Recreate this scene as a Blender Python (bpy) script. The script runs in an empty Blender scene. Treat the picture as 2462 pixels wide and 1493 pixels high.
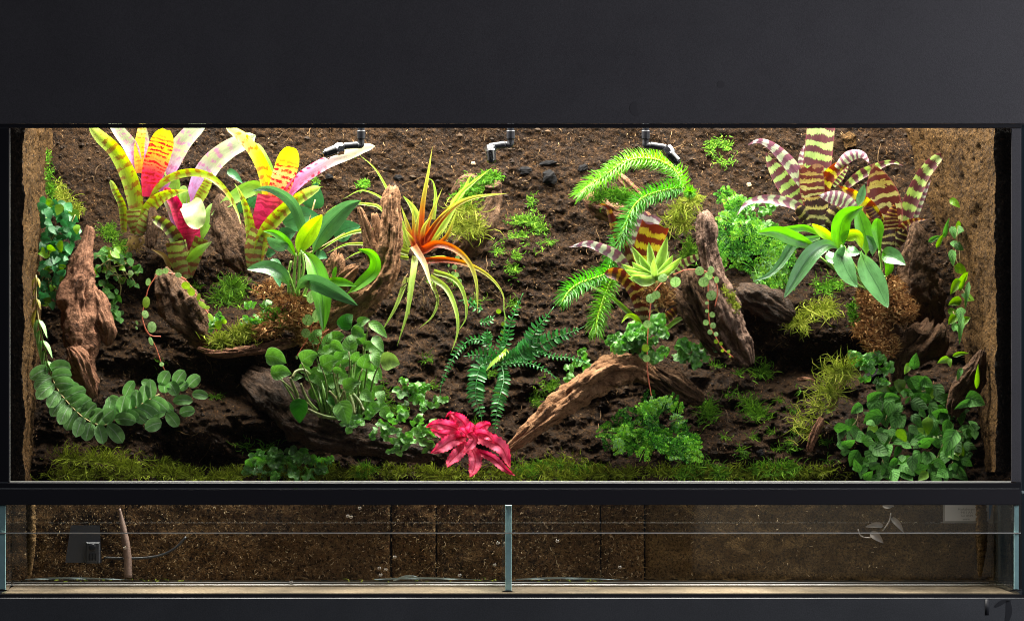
import bpy, math, random
import numpy as np
from mathutils import Vector, noise as mn

S = 0.0005            # metres per photo pixel on the front glass
DC = 6000.0           # camera distance in the same pixel units
CX, CY = 1231.0, 746.5
sc = bpy.context.scene
C = sc.collection
rnd = random.Random(7)

# ------------------------------------------------------------------ camera, world, lights
cam = bpy.data.cameras.new('camera'); camo = bpy.data.objects.new('camera', cam); C.objects.link(camo)
camo.location = (0, -DC*S, 0); camo.rotation_euler = (math.pi/2, 0, 0)
cam.sensor_width = 36; cam.lens = 36*DC/2462.0; cam.clip_start = 0.05; cam.clip_end = 100
sc.camera = camo
w = bpy.data.worlds.new('World'); sc.world = w; w.use_nodes = True
w.node_tree.nodes['Background'].inputs[0].default_value = (0.75, 0.85, 1.0, 1)
w.node_tree.nodes['Background'].inputs[1].default_value = 0.03
def lamp(name, loc, target, sx, sy, power, col, spread=180):
    l = bpy.data.lights.new(name, 'AREA'); l.shape = 'RECTANGLE'; l.size = sx; l.size_y = sy
    l.energy = power; l.color = col; l.spread = math.radians(spread)
    o = bpy.data.objects.new(name, l); C.objects.link(o); o.location = loc
    d = Vector(target) - Vector(loc)
    o.rotation_euler = d.to_track_quat('-Z', 'Y').to_euler()
    return o
# the terrarium's own lamp bank inside the hood, shining straight down
lamp('terrarium_lamp', (0, 0.135, 0.52), (0, 0.14, -1), 1.14, 0.25, 46.0, (1.0, 0.96, 0.87), 150)
# soft room light from the right of the camera
lamp('room_light', (1.75, -1.15, 0.45), (0.1, 0, 0.0), 1.0, 1.0, 15.0, (0.90, 0.93, 1.0))
# low window that shows as a haze in the lower glass on the right
lamp('low_window', (1.02, -3.0, -0.56), (0.5, 0, -0.28), 1.15, 0.19, 0.17, (1.0, 0.84, 0.64))
vs = sc.view_settings
vs.view_transform = 'Standard'; vs.look = 'None'; vs.exposure = 0; vs.gamma = 1; vs.use_curve_mapping = False
sc.cycles.max_bounces = 8; sc.cycles.transparent_max_bounces = 24
sc.cycles.caustics_reflective = False; sc.cycles.caustics_refractive = False
sc.cycles.sample_clamp_indirect = 4.0; sc.cycles.filter_width = 1.05

# ------------------------------------------------------------------ helpers
def P(px, py, d):
    k = (DC + d)/DC*S
    return ((px-CX)*k, d*S, (CY-py)*k)
REG = {0: (0, 0, 1), 1: (0, 290, .27458), 2: (500, 290, .30143), 3: (1200, 290, .30146), 4: (1760, 290, .30142),
       5: (0, 640, .36173), 6: (560, 640, .3617), 7: (1180, 640, .3617), 8: (1800, 640, .36175)}
def tr(reg, path):
    ox, oy, k = REG[reg]
    return [tuple(k*float(v)+o for v, o in zip(p.split(','), (ox, oy))) for p in path.split()]
def cr(pts, n):
    """Catmull-Rom through pts (any dimension), n+1 samples even in arc length."""
    p = np.array(pts, float)
    if len(p) == 2:
        t = np.linspace(0, 1, n+1)[:, None]; return p[0]*(1-t)+p[1]*t
    q = np.vstack([2*p[0]-p[1], p, 2*p[-1]-p[-2]])
    out = []
    for i in range(len(p)-1):
        a, b, c, d = q[i], q[i+1], q[i+2], q[i+3]
        for t in np.linspace(0, 1, 12, endpoint=False):
            out.append(0.5*((2*b)+(-a+c)*t+(2*a-5*b+4*c-d)*t*t+(-a+3*b-3*c+d)*t**3))
    out.append(p[-1]); out = np.array(out)
    s = np.concatenate([[0], np.cumsum(np.linalg.norm(np.diff(out[:, :3], axis=0), axis=1))])
    ts = np.linspace(0, s[-1], n+1)
    return np.stack([np.interp(ts, s, out[:, k]) for k in range(out.shape[1])], 1)
def with_d(pts, d):
    n = len(pts)
    if isinstance(d, (int, float)): d = (d, d)
    ds = np.interp(np.linspace(0, 1, n), np.linspace(0, 1, len(d)), d)
    return [(p[0], p[1], dd) for p, dd in zip(pts, ds)]
def nrm(v):
    return v/(np.linalg.norm(v)+1e-9)

class MB:
    """collects faces in pixel space (x right, y down, depth away) and links them as ONE mesh object"""
    def __init__(s): s.v = []; s.f = []; s.uv = []; s.va = []
    def add(s, verts, faces, uvs=None, var=0.5):
        o = len(s.v); s.v.extend(verts)
        s.f.extend([tuple(i+o for i in f) for f in faces])
        s.uv.extend(uvs if uvs is not None else [(0.5, 0.5)]*len(verts))
        s.va.extend([var]*len(verts) if isinstance(var, (int, float)) else var)
    def build(s, name, mat, root=None, smooth=True, world=False, loc=None):
        if not s.v: return None
        vv = np.array(s.v, float)
        if not world:
            k = (DC+vv[:, 2])/DC*S
            vv = np.stack([(vv[:, 0]-CX)*k, vv[:, 2]*S, (CY-vv[:, 1])*k], 1)
        o = np.array(root.location if root is not None and root.parent is None else
                     (root['base'] if root is not None else (loc if loc is not None else (0, 0, 0))))
        vv = vv-o
        me = bpy.data.meshes.new(name); me.from_pydata(vv.tolist(), [], s.f)
        n = len(me.loops); idx = np.zeros(n, dtype=np.int32); me.loops.foreach_get('vertex_index', idx)
        ul = me.uv_layers.new(name='UVMap'); uv = np.array(s.uv, float)[idx]
        ul.data.foreach_set('uv', uv.ravel().astype(np.float32))
        at = me.attributes.new('var', 'FLOAT', 'POINT'); at.data.foreach_set('value', np.array(s.va, dtype=np.float32))
        me.polygons.foreach_set('use_smooth', [smooth]*len(me.polygons))
        me.materials.append(mat); me.update()
        ob = bpy.data.objects.new(name, me); C.objects.link(ob)
        if root is not None: ob.parent = root
        else: ob.location = o
        ob['base'] = [float(x) for x in o]
        return ob
def thing(name, label, cat, base, group=None):
    o = bpy.data.objects.new(name, None); C.objects.link(o); o.empty_display_size = 0.02
    o.location = P(*base); o['label'] = label; o['category'] = cat
    if group: o['group'] = group
    return o
def tag(o, label=None, cat=None, group=None, kind=None):
    if label: o['label'] = label
    if cat: o['category'] = cat
    if group: o['group'] = group
    if kind: o['kind'] = kind
    return o

PROF = {
 'strap': lambda t: (0.7+0.3*min(1, t/.35))*(1-.30*max(0, (t-.45)/.55))*(1 if t < .82 else math.sqrt(max(0, 1-((t-.82)/.18)**2))),
 'lance': lambda t: (0.45+0.55*math.sin(min(1, t/.4)*math.pi/2))*(1 if t < .35 else max(0, 1-((t-.35)/.65)**1.7)),
 'taper': lambda t: max(0.02, (1-t**1.6)),
 'oval':  lambda t: max(0.10*(1-t), math.sin(math.pi*min(1, max(0, (t-.06)/.94))**0.85)**0.75 if t > .06 else 0),
 'ovate': lambda t: max(0.03, math.sin(math.pi*t**0.62)**0.8 if 0 < t < 1 else 0),
 'round': lambda t: max(0.02, math.sqrt(max(0, 1-(2*t-1)**2))),
 'heart': lambda t: max(0.06, (t**1.2)*1.0 if t < .7 else math.sqrt(max(0, 1-((t-.7)/.3)**2))*(.7**1.2+.0)/(.7**1.2)*.65) ,
 'blunt': lambda t: (0.6+0.4*min(1, t/.5)),
 'lip':   lambda t: (0.6+0.4*min(1, t/.5))*(1 if t < .75 else math.sqrt(max(0, 1-((t-.75)/.27)**2))),
 'cord': lambda t: max(.03, min(1, t/.25)**.55*(1 if t < .25 else max(0, 1-((t-.25)/.75)**1.9))),
 'flap': lambda t: (.55+.45*min(1, t/.2))*(1 if t < .5 else math.sqrt(max(0, 1-((t-.5)/.5)**2.4))),
 'petal': lambda t: max(0.02, (0.55+0.45*math.sin(min(1, t/.45)*math.pi/2))*(1 if t < .45 else max(0, 1-((t-.45)/.55)**2.2))),
 'thal':  lambda t: (0.5+.5*abs(math.sin(3*math.pi*t+.4)))*(1 if t < .8 else math.sqrt(max(0, 1-((t-.8)/.2)**2))),
}
def ribbon(mb, pts, w, prof='strap', roll=0.0, fold=0.25, nu=4, nv=16, wav=0.0, wn=3.0, jag=0.0, var=0.5, twist=0.0, spike=0.0, rib=0.0):
    c = cr(pts, nv); pf = PROF[prof]; n = len(c)
    T = np.gradient(c, axis=0)
    ph = rnd.uniform(0, 6.28)
    verts = []; uvs = []
    prevA = None
    for i in range(n):
        t = i/nv; tt = nrm(T[i])
        A = np.cross(tt, np.array([0, 0, -1.0]))
        if np.linalg.norm(A) < .15 and prevA is not None: A = prevA
        A = nrm(A)
        if prevA is not None and np.dot(A, prevA) < 0: A = -A
        prevA = A
        N = nrm(np.cross(A, tt))
        if N[2] > 0: N = -N
        r = math.radians(roll+twist*t)
        A2 = A*math.cos(r)+N*math.sin(r); N2 = -A*math.sin(r)+N*math.cos(r)
        hw = w*0.5*pf(t)
        for j in range(nu+1):
            u = 2*j/nu-1
            e = abs(u)
            h = hw
            if spike and j in (0, nu): h = hw*(1+spike*(1 if i % 2 else -1))
            off = fold*hw*(u*u-.3)
            if wav: off += wav*w*math.sin(wn*2*math.pi*t+ph+(math.pi*.7 if u > 0 else 0))*e*e*(1 if t < .95 else .3)
            if rib: off -= rib*w*max(0, 1-e*4)
            p = c[i]+A2*(u*h)+N2*off
            if jag and i == n-1: p = p+tt*jag*w*rnd.uniform(-.5, .5)
            verts.append(tuple(p)); uvs.append((j/nu, t))
    k = nu+1
    faces = [(i*k+j, i*k+j+1, (i+1)*k+j+1, (i+1)*k+j) for i in range(nv) for j in range(nu)]
    mb.add(verts, faces, uvs, var)
def leaf(mb, c, ang, L, W, prof='ovate', pitch=0.0, roll=0.0, fold=.25, bend=.15, var=.5, nu=4, nv=7, wav=0, wn=2, frombase=False):
    """one flat leaf: ang = direction base to tip in the picture plane (0 right, 90 up); pitch tips the tip towards the viewer"""
    a = math.radians(ang); p = math.radians(pitch)
    d = np.array([math.cos(a)*math.cos(p), -math.sin(a)*math.cos(p), -math.sin(p)])
    side = np.array([0, 0.6, 0.8])
    c = np.array(c, float)
    b = c if frombase else c-d*L*.5
    m = b+d*L*.5-np.array([0, bend*L*.5, bend*L*.5]); e = b+d*L
    ribbon(mb, [b, m, e], W, prof, roll=roll, fold=fold, nu=nu, nv=nv, var=var, wav=wav, wn=wn)
def tube(mb, pts, r, sides=8, nv=None, var=.5, caps=True, lump=0.0):
    """pts in pixel space; r number or list along the path"""
    if isinstance(r, (int, float)): r = [r, r]
    nv = nv or max(2, 5*(len(pts)-1))
    rr = np.interp(np.linspace(0, 1, len(pts)), np.linspace(0, 1, len(r)), r)
    c = cr([tuple(p)+(q,) for p, q in zip(pts, rr)], nv)
    R = c[:, 3]; c = c[:, :3]; T = np.gradient(c, axis=0)
    ref = np.array([0, 0, 1.0])
    if abs(nrm(T[0])[2]) > .9: ref = np.array([0, 1.0, 0])
    A = nrm(np.cross(T[0], ref)); verts = []; uvs = []; ln = 0
    for i in range(nv+1):
        tt = nrm(T[i]); A = nrm(A-tt*np.dot(A, tt)); B = np.cross(tt, A)
        if i: ln += np.linalg.norm(c[i]-c[i-1])
        for j in range(sides):
            a = 2*math.pi*j/sides
            q = R[i]*(1+(rnd.uniform(-lump, lump) if lump else 0))
            verts.append(tuple(c[i]+(A*math.cos(a)+B*math.sin(a))*q)); uvs.append((j/sides, ln/100))
    f = [(i*sides+j, i*sides+(j+1) % sides, (i+1)*sides+(j+1) % sides, (i+1)*sides+j) for i in range(nv) for j in range(sides)]
    if caps:
        f.append(tuple(range(sides))[::-1]); f.append(tuple(nv*sides+j for j in range(sides)))
    mb.add(verts, f, uvs, var)
def box(mb, x0, x1, y0, y1, d0, d1, bev=0.0, var=.5):
    v = []; b = bev
    # chamfered front edges only
    if b:
        ring = [(x0, y0, d1), (x1, y0, d1), (x1, y1, d1), (x0, y1, d1), (x0, y0, d0+b), (x1, y0, d0+b), (x1, y1, d0+b), (x0, y1, d0+b),
                (x0+b, y0+b, d0), (x1-b, y0+b, d0), (x1-b, y1-b, d0), (x0+b, y1-b, d0)]
        f = [(3, 2, 1, 0), (8, 9, 10, 11)]
        for j in range(4):
            k = (j+1) % 4
            f += [(j, k, 4+k, 4+j), (4+j, 4+k, 8+k, 8+j)]
        mb.add(ring, f, None, var)
    else:
        v = [(x, y, d) for d in (d0, d1) for y in (y0, y1) for x in (x0, x1)]
        mb.add(v, [(0, 1, 3, 2), (4, 6, 7, 5), (0, 4, 5, 1), (2, 3, 7, 6), (0, 2, 6, 4), (1, 5, 7, 3)], None, var)

# numpy value noise
def _h(ix, iy, seed):
    n = (ix.astype(np.int64)*374761393+iy.astype(np.int64)*668265263+seed*974634777) & 0x7fffffff
    n = ((n ^ (n >> 13))*1274126177) & 0x7fffffff
    return ((n ^ (n >> 16)) & 0xffff)/65535.0
def vnoise(x, y, seed=0):
    ix = np.floor(x); iy = np.floor(y); fx = x-ix; fy = y-iy
    fx = fx*fx*(3-2*fx); fy = fy*fy*(3-2*fy)
    a = _h(ix, iy, seed); b = _h(ix+1, iy, seed); c = _h(ix, iy+1, seed); d = _h(ix+1, iy+1, seed)
    return (a*(1-fx)+b*fx)*(1-fy)+(c*(1-fx)+d*fx)*fy-.5
def fbm(x, y, seed=0, o=4, g=.5):
    s = 0; a = 1
    for k in range(o):
        s = s+a*vnoise(x, y, seed+k*17); x = x*2.03; y = y*2.03; a *= g
    return s

# ------------------------------------------------------------------ materials
class NB:
    def __init__(s, name):
        s.m = bpy.data.materials.new(name); s.m.use_nodes = True; s.t = s.m.node_tree; s.t.nodes.clear()
        s.out = s.t.nodes.new('ShaderNodeOutputMaterial')
    def n(s, typ, ins=None, **props):
        nd = s.t.nodes.new('ShaderNode'+typ)
        for k, v in props.items(): setattr(nd, k, v)
        for k, v in (ins or {}).items():
            sock = nd.inputs[k]
            if isinstance(v, bpy.types.NodeSocket): s.t.links.new(v, sock)
            else:
                if isinstance(v, (tuple, list)) and len(v) == 3 and sock.type == 'RGBA': v = tuple(v)+(1,)
                sock.default_value = v
        return nd
    def math(s, op, a, b=0.0, c=None, clamp=False):
        ins = {0: a, 1: b}
        if c is not None: ins[2] = c
        return s.n('Math', ins, operation=op, use_clamp=clamp).outputs[0]
    def mix(s, f, a, b, bt='MIX'):
        nd = s.n('Mix', {0: f, 6: a, 7: b}, data_type='RGBA', blend_type=bt); return nd.outputs[2]
    def ramp(s, f, stops, interp='LINEAR'):
        nd = s.n('ValToRGB', {0: f}); r = nd.color_ramp; r.interpolation = interp
        while len(r.elements) < len(stops): r.elements.new(0.5)
        for e, (p, c) in zip(r.elements, stops):
            e.position = p; e.color = tuple(c)+(1,) if len(c) == 3 else c
        return nd.outputs[0]
    def rng(s, v, a, b, lo=0, hi=1):
        return s.n('MapRange', {0: v, 1: a, 2: b, 3: lo, 4: hi}, interpolation_type='SMOOTHSTEP').outputs[0]
    def noise(s, vec, scale, detail=3, rough=.55, dist=0):
        return s.n('TexNoise', {'Vector': vec, 'Scale': scale, 'Detail': detail, 'Roughness': rough, 'Distortion': dist}).outputs[0]
    def fin(s, shader):
        s.t.links.new(shader, s.out.inputs[0]); return s.m
def comb(b, x, y, z=0.0): return b.n('CombineXYZ', {0: x, 1: y, 2: z}).outputs[0]

def leafmat(name, stops, band=None, vein=None, rough=.35, tl=.35, var=.5, side=None, bump=.25, edge=None, mott=None, spec=.5):
    b = NB(name); uv = b.n('UVMap').outputs[0]; sx = b.n('SeparateXYZ', {0: uv}); u, v = sx.outputs[0], sx.outputs[1]
    at = b.n('Attribute', attribute_name='var').outputs[2]
    oi = b.n('ObjectInfo').outputs['Random']
    off = comb(b, b.math('MULTIPLY', at, 31.0), b.math('MULTIPLY', oi, 17.0))
    uvo = b.n('VectorMath', {0: uv, 1: off}, operation='ADD').outputs[0]
    col = b.ramp(v, stops)
    um = b.math('ABSOLUTE', b.math('SUBTRACT', u, .5))          # 0 at midrib, .5 at edge
    fine = b.noise(b.n('Mapping', {'Vector': uvo, 'Scale': (42, 6, 1)}).outputs[0], 1.0, 4, .6)
    if mott:
        mm = b.noise(b.n('Mapping', {'Vector': uvo, 'Scale': (3*mott[2], 6*mott[2], 1)}).outputs[0], 1.0, 3)
        col = b.mix(b.math('MULTIPLY', b.rng(mm, .45, .65), mott[1]), col, mott[0])
    if band:
        wn = b.noise(b.n('Mapping', {'Vector': uvo, 'Scale': (1.6, 5, 1)}).outputs[0], 1.0, 2)
        jg = b.noise(b.n('Mapping', {'Vector': uvo, 'Scale': (band.get('js', 16), band.get('jv', 26), 1)}).outputs[0], 1.0, 3)
        ph = b.math('MULTIPLY_ADD', v, band['n'], b.math('MULTIPLY', wn, band.get('warp', 2.2)))
        s = b.math('SINE', b.math('MULTIPLY', ph, 6.2832))
        s = b.math('MULTIPLY_ADD', b.math('SUBTRACT', jg, .5), band.get('jag', 1.6), s)
        k = b.rng(s, band.get('thr', 0)-.15, band.get('thr', 0)+.15)
        lo, hi = band.get('range', (0, 1))
        if 'range' in band:
            k = b.math('MULTIPLY', k, b.math('MULTIPLY', b.rng(v, lo-.08, lo+.05), b.rng(v, hi+.08, hi-.12)))
        if band.get('edge'):   # bands broken away from one side
            k = b.math('MULTIPLY', k, b.rng(um, .1, .4))
        if band.get('brk'):
            q_ = b.noise(b.n('Mapping', {'Vector': uvo, 'Scale': (band['brk'], 11, 1), 'Location': (7, 3, 0)}).outputs[0], 1.0, 3)
            k = b.math('MULTIPLY', k, b.rng(q_, .40, .54))
        k = b.math('MULTIPLY', k, band.get('amt', 1.0))
        col = b.mix(k, col, band['col'])
    if side:      # side veins
        q = b.math('MULTIPLY_ADD', um, -side[2], b.math('MULTIPLY', v, side[1]))
        q = b.math('ABSOLUTE', b.math('SINE', b.math('MULTIPLY', q, 3.1416)))
        col = b.mix(b.math('MULTIPLY', b.rng(q, .22, .02), side[3]), col, side[0])
    if vein: col = b.mix(b.math('MULTIPLY', b.rng(um, vein[2] if len(vein) > 2 else .035, .008), vein[1]), col, vein[0])
    if edge: col = b.mix(b.math('MULTIPLY', b.rng(um, .44, .49), edge[1]), col, edge[0])
    g = b.math('MULTIPLY_ADD', b.math('SUBTRACT', fine, .5), .75, 1.0)
    blot = b.noise(b.n('Mapping', {'Vector': uvo, 'Scale': (3, 5, 1), 'Location': (3, 8, 0)}).outputs[0], 1.0, 4, .6)
    g = b.math('MULTIPLY', g, b.rng(blot, .3, .65, .78, 1.1))
    g = b.math('MULTIPLY', g, b.math('MULTIPLY_ADD', at, var*2, 1-var))
    gv = comb(b, g, g, g)
    col = b.mix(1.0, col, gv, 'MULTIPLY')
    hgt = fine
    if side: hgt = b.math('MULTIPLY_ADD', q, .6, fine)
    bp = b.n('Bump', {'Strength': bump, 'Distance': .001, 'Height': hgt}).outputs[0]
    pr = b.n('BsdfPrincipled', {'Base Color': col, 'Roughness': rough, 'Specular IOR Level': spec, 'Normal': bp}).outputs[0]
    tcol = b.n('HueSaturation', {'Saturation': 1.1, 'Value': 1.3, 'Color': col}).outputs[0]
    trn = b.n('BsdfTranslucent', {'Color': tcol}).outputs[0]
    return b.fin(b.n('MixShader', {0: tl, 1: pr, 2: trn}).outputs[0])

def mossmat(name, cols, tl=.3):
    b = NB(name); at = b.n('Attribute', attribute_name='var').outputs[2]
    col = b.ramp(at, [(i/(len(cols)-1), c) for i, c in enumerate(cols)])
    pr = b.n('BsdfPrincipled', {'Base Color': col, 'Roughness': .7, 'Specular IOR Level': .15}).outputs[0]
    trn = b.n('BsdfTranslucent', {'Color': col}).outputs[0]
    return b.fin(b.n('MixShader', {0: tl, 1: pr, 2: trn}).outputs[0])
def woodmat(name, c0, c1, c2, rough=.8, bump=1.0, gs=1.0):
    b = NB(name); uv = b.n('UVMap').outputs[0]
    ob = b.n('TexCoord').outputs['Object']
    wv = b.n('VectorMath', {0: uv, 1: b.n('VectorMath', {0: b.n('TexNoise', {'Vector': ob, 'Scale': 45.0, 'Detail': 3.0}).outputs[1], 1: (.10, .25, 0)}, operation='MULTIPLY').outputs[0]}, operation='ADD').outputs[0]
    g = b.noise(b.n('Mapping', {'Vector': wv, 'Scale': (20*gs, 2.2*gs, 1)}).outputs[0], 1.0, 7, .7)
    g2 = b.noise(b.n('Mapping', {'Vector': wv, 'Scale': (70*gs, 7*gs, 1)}).outputs[0], 1.0, 4, .65)
    p = b.noise(ob, 60.0, 5, .65); pf = b.noise(ob, 700.0, 4, .75); pm = b.noise(ob, 230.0, 4, .7)
    f = b.math('MULTIPLY_ADD', p, .35, b.math('MULTIPLY_ADD', g, .4, b.math('MULTIPLY', pm, .25)))
    col = b.ramp(f, [(.36, c0), (.5, c1), (.64, c2)])
    col = b.mix(b.math('MULTIPLY', b.rng(g, .44, .34), .9), col, tuple(x*.2 for x in c0))
    col = b.mix(b.math('MULTIPLY', b.rng(g2, .42, .32), .7), col, tuple(x*.4 for x in c0))
    col = b.mix(b.math('MULTIPLY', b.rng(pf, .56, .70), .35), col, tuple(min(1, x*1.6) for x in c2))
    col = b.mix(b.math('MULTIPLY', b.rng(pm, .44, .34), .6), col, tuple(x*.5 for x in c0))
    h = b.math('MULTIPLY_ADD', g, 1.3, b.math('MULTIPLY_ADD', g2, .7, b.math('MULTIPLY_ADD', pm, .7, b.math('MULTIPLY', pf, .4))))
    bp = b.n('Bump', {'Strength': bump, 'Distance': .006, 'Height': h}).outputs[0]
    return b.fin(b.n('BsdfPrincipled', {'Base Color': col, 'Roughness': rough, 'Specular IOR Level': .14, 'Normal': bp}).outputs[0])
def peatmat(name, dark, mid, fleck, fs=1.0, amt=1.0, bump=1.0, wet=.25):
    b = NB(name); ob = b.n('TexCoord').outputs['Object']
    big = b.noise(ob, 14.0, 4, .6); med = b.noise(ob, 95.0, 5, .7)
    fine = b.noise(ob, 700.0*fs, 4, .75)
    warp = b.n('VectorMath', {0: ob, 1: b.n('VectorMath', {0: b.n('TexNoise', {'Vector': ob, 'Scale': 120.0}).outputs[1], 1: (.012, .012, .012)}, operation='MULTIPLY').outputs[0]}, operation='ADD').outputs[0]
    fib = b.noise(b.n('Mapping', {'Vector': warp, 'Scale': (420*fs, 200, 150*fs), 'Rotation': (0, .5, 0)}).outputs[0], 1.0, 3, .6)
    fib2 = b.noise(b.n('Mapping', {'Vector': warp, 'Scale': (130*fs, 200, 480*fs), 'Rotation': (0, .4, 0)}).outputs[0], 1.0, 3, .6)
    col = b.ramp(b.math('MULTIPLY_ADD', big, .45, b.math('MULTIPLY', med, .55)), [(.36, dark), (.5, mid), (.66, tuple(x*1.5 for x in mid))])
    mid2 = b.noise(ob, 290.0*fs, 4, .7)
    col = b.mix(b.math('MULTIPLY', b.rng(mid2, .50, .38), .85), col, tuple(x*.3 for x in dark))
    col = b.mix(b.math('MULTIPLY', b.rng(mid2, .56, .68), .6), col, tuple(x*1.9 for x in mid))
    col = b.mix(b.math('MULTIPLY', b.rng(fine, .50, .34), .8), col, tuple(x*.35 for x in dark))
    fk = b.math('MAXIMUM', b.rng(fib, .62, .72), b.rng(fib2, .62, .72))
    col = b.mix(b.math('MULTIPLY', fk, .75*amt), col, fleck)
    col = b.mix(b.math('MULTIPLY', b.rng(fine, .66, .74), .5*amt), col, tuple(min(1, x*1.6) for x in fleck))
    h = b.math('MULTIPLY_ADD', fine, .7, b.math('MULTIPLY_ADD', b.math('ADD', med, mid2), 1.0, b.math('MULTIPLY', b.math('MAXIMUM', fib, fib2), .6)))
    bp = b.n('Bump', {'Strength': bump, 'Distance': .006, 'Height': h}).outputs[0]
    ro = b.rng(med, .35, .65, .75-wet*.5, .95)
    return b.fin(b.n('BsdfPrincipled', {'Base Color': col, 'Roughness': ro, 'Specular IOR Level': .10, 'Normal': bp}).outputs[0])
def plain(name, col, rough=.4, metal=0.0, spec=.5, grain=0.0, gscale=900.0, bump=0.0, smudge=0.0):
    b = NB(name); ins = {'Base Color': col, 'Roughness': rough, 'Metallic': metal, 'Specular IOR Level': spec}
    if grain or smudge:
        ob = b.n('TexCoord').outputs['Object']; g = b.noise(ob, gscale, 3, .6)
        k = b.math('MULTIPLY_ADD', b.math('SUBTRACT', g, .5), grain*2, 1.0)
        if smudge:
            sm = b.noise(ob, 6.0, 4, .6); k = b.math('MULTIPLY', k, b.rng(sm, .3, .7, 1-smudge, 1+smudge))
            ins['Roughness'] = b.rng(b.noise(ob, 18.0, 4, .6), .3, .7, rough-.08, rough+.1)
        ins['Base Color'] = b.mix(1.0, col, comb(b, k, k, k), 'MULTIPLY')
        if bump: ins['Normal'] = b.n('Bump', {'Strength': bump, 'Distance': .0005, 'Height': g}).outputs[0]
    return b.fin(b.n('BsdfPrincipled', ins).outputs[0])
def glassmat(name, tint=(1, 1, 1), dust=0.0, refl=1.0):
    b = NB(name); fr = b.n('Fresnel', {'IOR': 1.5}).outputs[0]
    if refl != 1.0: fr = b.math('MULTIPLY', fr, refl, clamp=True)
    t = b.n('BsdfTransparent', {'Color': tint}).outputs[0]
    g = b.n('BsdfGlossy', {'Color': (1, 1, 1), 'Roughness': .03}).outputs[0]
    s = b.n('MixShader', {0: fr, 1: t, 2: g}).outputs[0]
    if dust:
        ob = b.n('TexCoord').outputs['Object']
        n1 = b.noise(ob, 9.0, 4, .6); n2 = b.noise(ob, 1100.0, 2, .6)
        st = b.noise(b.n('Mapping', {'Vector': ob, 'Scale': (6, 6, 160)}).outputs[0], 1.0, 3, .6)
        k = b.math('MULTIPLY', b.rng(n1, .35, .75), dust)
        k = b.math('MULTIPLY_ADD', b.rng(st, .55, .8), dust*.6, k)
        k = b.math('ADD', k, b.math('MULTIPLY', b.rng(n2, .69, .74), dust*6), clamp=True)
        s = b.n('MixShader', {0: k, 1: s, 2: b.n('BsdfDiffuse', {'Color': (.75, .72, .66)}).outputs[0]}).outputs[0]
    return b.fin(s)

M = {}
G = lambda r, g, b: (r, g, b)
M['hood'] = plain('hood_black', (.096, .088, .098), .5, grain=.5, gscale=800, bump=.35, smudge=.05)
M['rail'] = plain('rail_black', (.020, .019, .024), .35, spec=.4)
M['rail2'] = plain('post_black', (.030, .027, .034), .4)
M['cab'] = plain('cabinet_black', (.105, .106, .115), .5, grain=.55, gscale=800, bump=.35, smudge=.12)
M['edge'] = plain('glass_edge_pale', (.80, .78, .72), .25)
M['cyan'] = plain('glass_edge_cyan', (.40, .66, .66), .2, grain=.2, gscale=120)
M['glass'] = glassmat('clear_glass', (.985, .995, .99), 0.0, .6)
M['lglass'] = glassmat('dusty_glass', (.97, .985, .98), .010)
M['sglass'] = glassmat('strip_glass', (.96, .97, .97), .022)
M['base'] = plain('bottom_glass_silt', (.165, .13, .085), .4, grain=1.0, gscale=420, smudge=.6)
M['seal'] = plain('black_sealant', (.01, .01, .011), .5)
M['seal2'] = plain('clear_sealant', (.34, .42, .42), .2)
M['peat'] = peatmat('peat', (.0085, .0042, .0019), (.027, .0136, .0055), (.18, .092, .034), 1.0, .9, .8)
M['cork'] = peatmat('cork_panel', (.028, .0135, .0042), (.094, .049, .0155), (.28, .165, .06), 1.0, .8, 1.0, 0)
M['corkdark'] = peatmat('cork_tile', (.05, .026, .010), (.21, .115, .045), (.90, .62, .32), .8, 1.0, 1.0, 0)
M['corkgrey'] = peatmat('cork_tile_grey', (.10, .055, .018), (.17, .10, .036), (.34, .23, .11), 1.2, .5, .8, 0)
M['wood'] = woodmat('driftwood', (.10, .046, .02), (.31, .155, .074), (.50, .29, .155))
M['woodred'] = woodmat('driftwood_red', (.08, .036, .02), (.23, .105, .058), (.38, .20, .12))
M['wooddark'] = woodmat('wet_wood', (.016, .009, .005), (.05, .029, .017), (.11, .065, .04), .5)
M['woodmid'] = woodmat('brown_wood', (.036, .018, .009), (.115, .06, .03), (.21, .12, .065), .7)
M['woodgrey'] = woodmat('grey_wood', (.09, .05, .034), (.25, .15, .105), (.40, .27, .20), gs=1.6)
M['black'] = plain('black_plastic', (.016, .017, .022), .38)
M['chrome'] = plain('chrome', (.55, .56, .58), .16, 1.0)
M['steel'] = plain('dark_chrome', (.17, .175, .17), .14, 1.0)
M['pump'] = plain('pump_grey', (.07, .073, .085), .5)
M['tubepink'] = plain('pale_rod', (.30, .20, .16), .6, grain=.4, gscale=40)
M['sticker'] = plain('sticker_paper', (.90, .84, .78), .5)
M['fibpale'] = mossmat('pale_fibre', [G(.10, .055, .02), G(.36, .22, .09), G(.85, .66, .40)], .1)
M['ink'] = plain('sticker_ink', (.38, .32, .28), .6)
M['blue'] = plain('sticker_blue', (.18, .36, .62), .5)
M['water'] = glassmat('droplet', (1, 1, 1), 0, 3.0)
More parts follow.
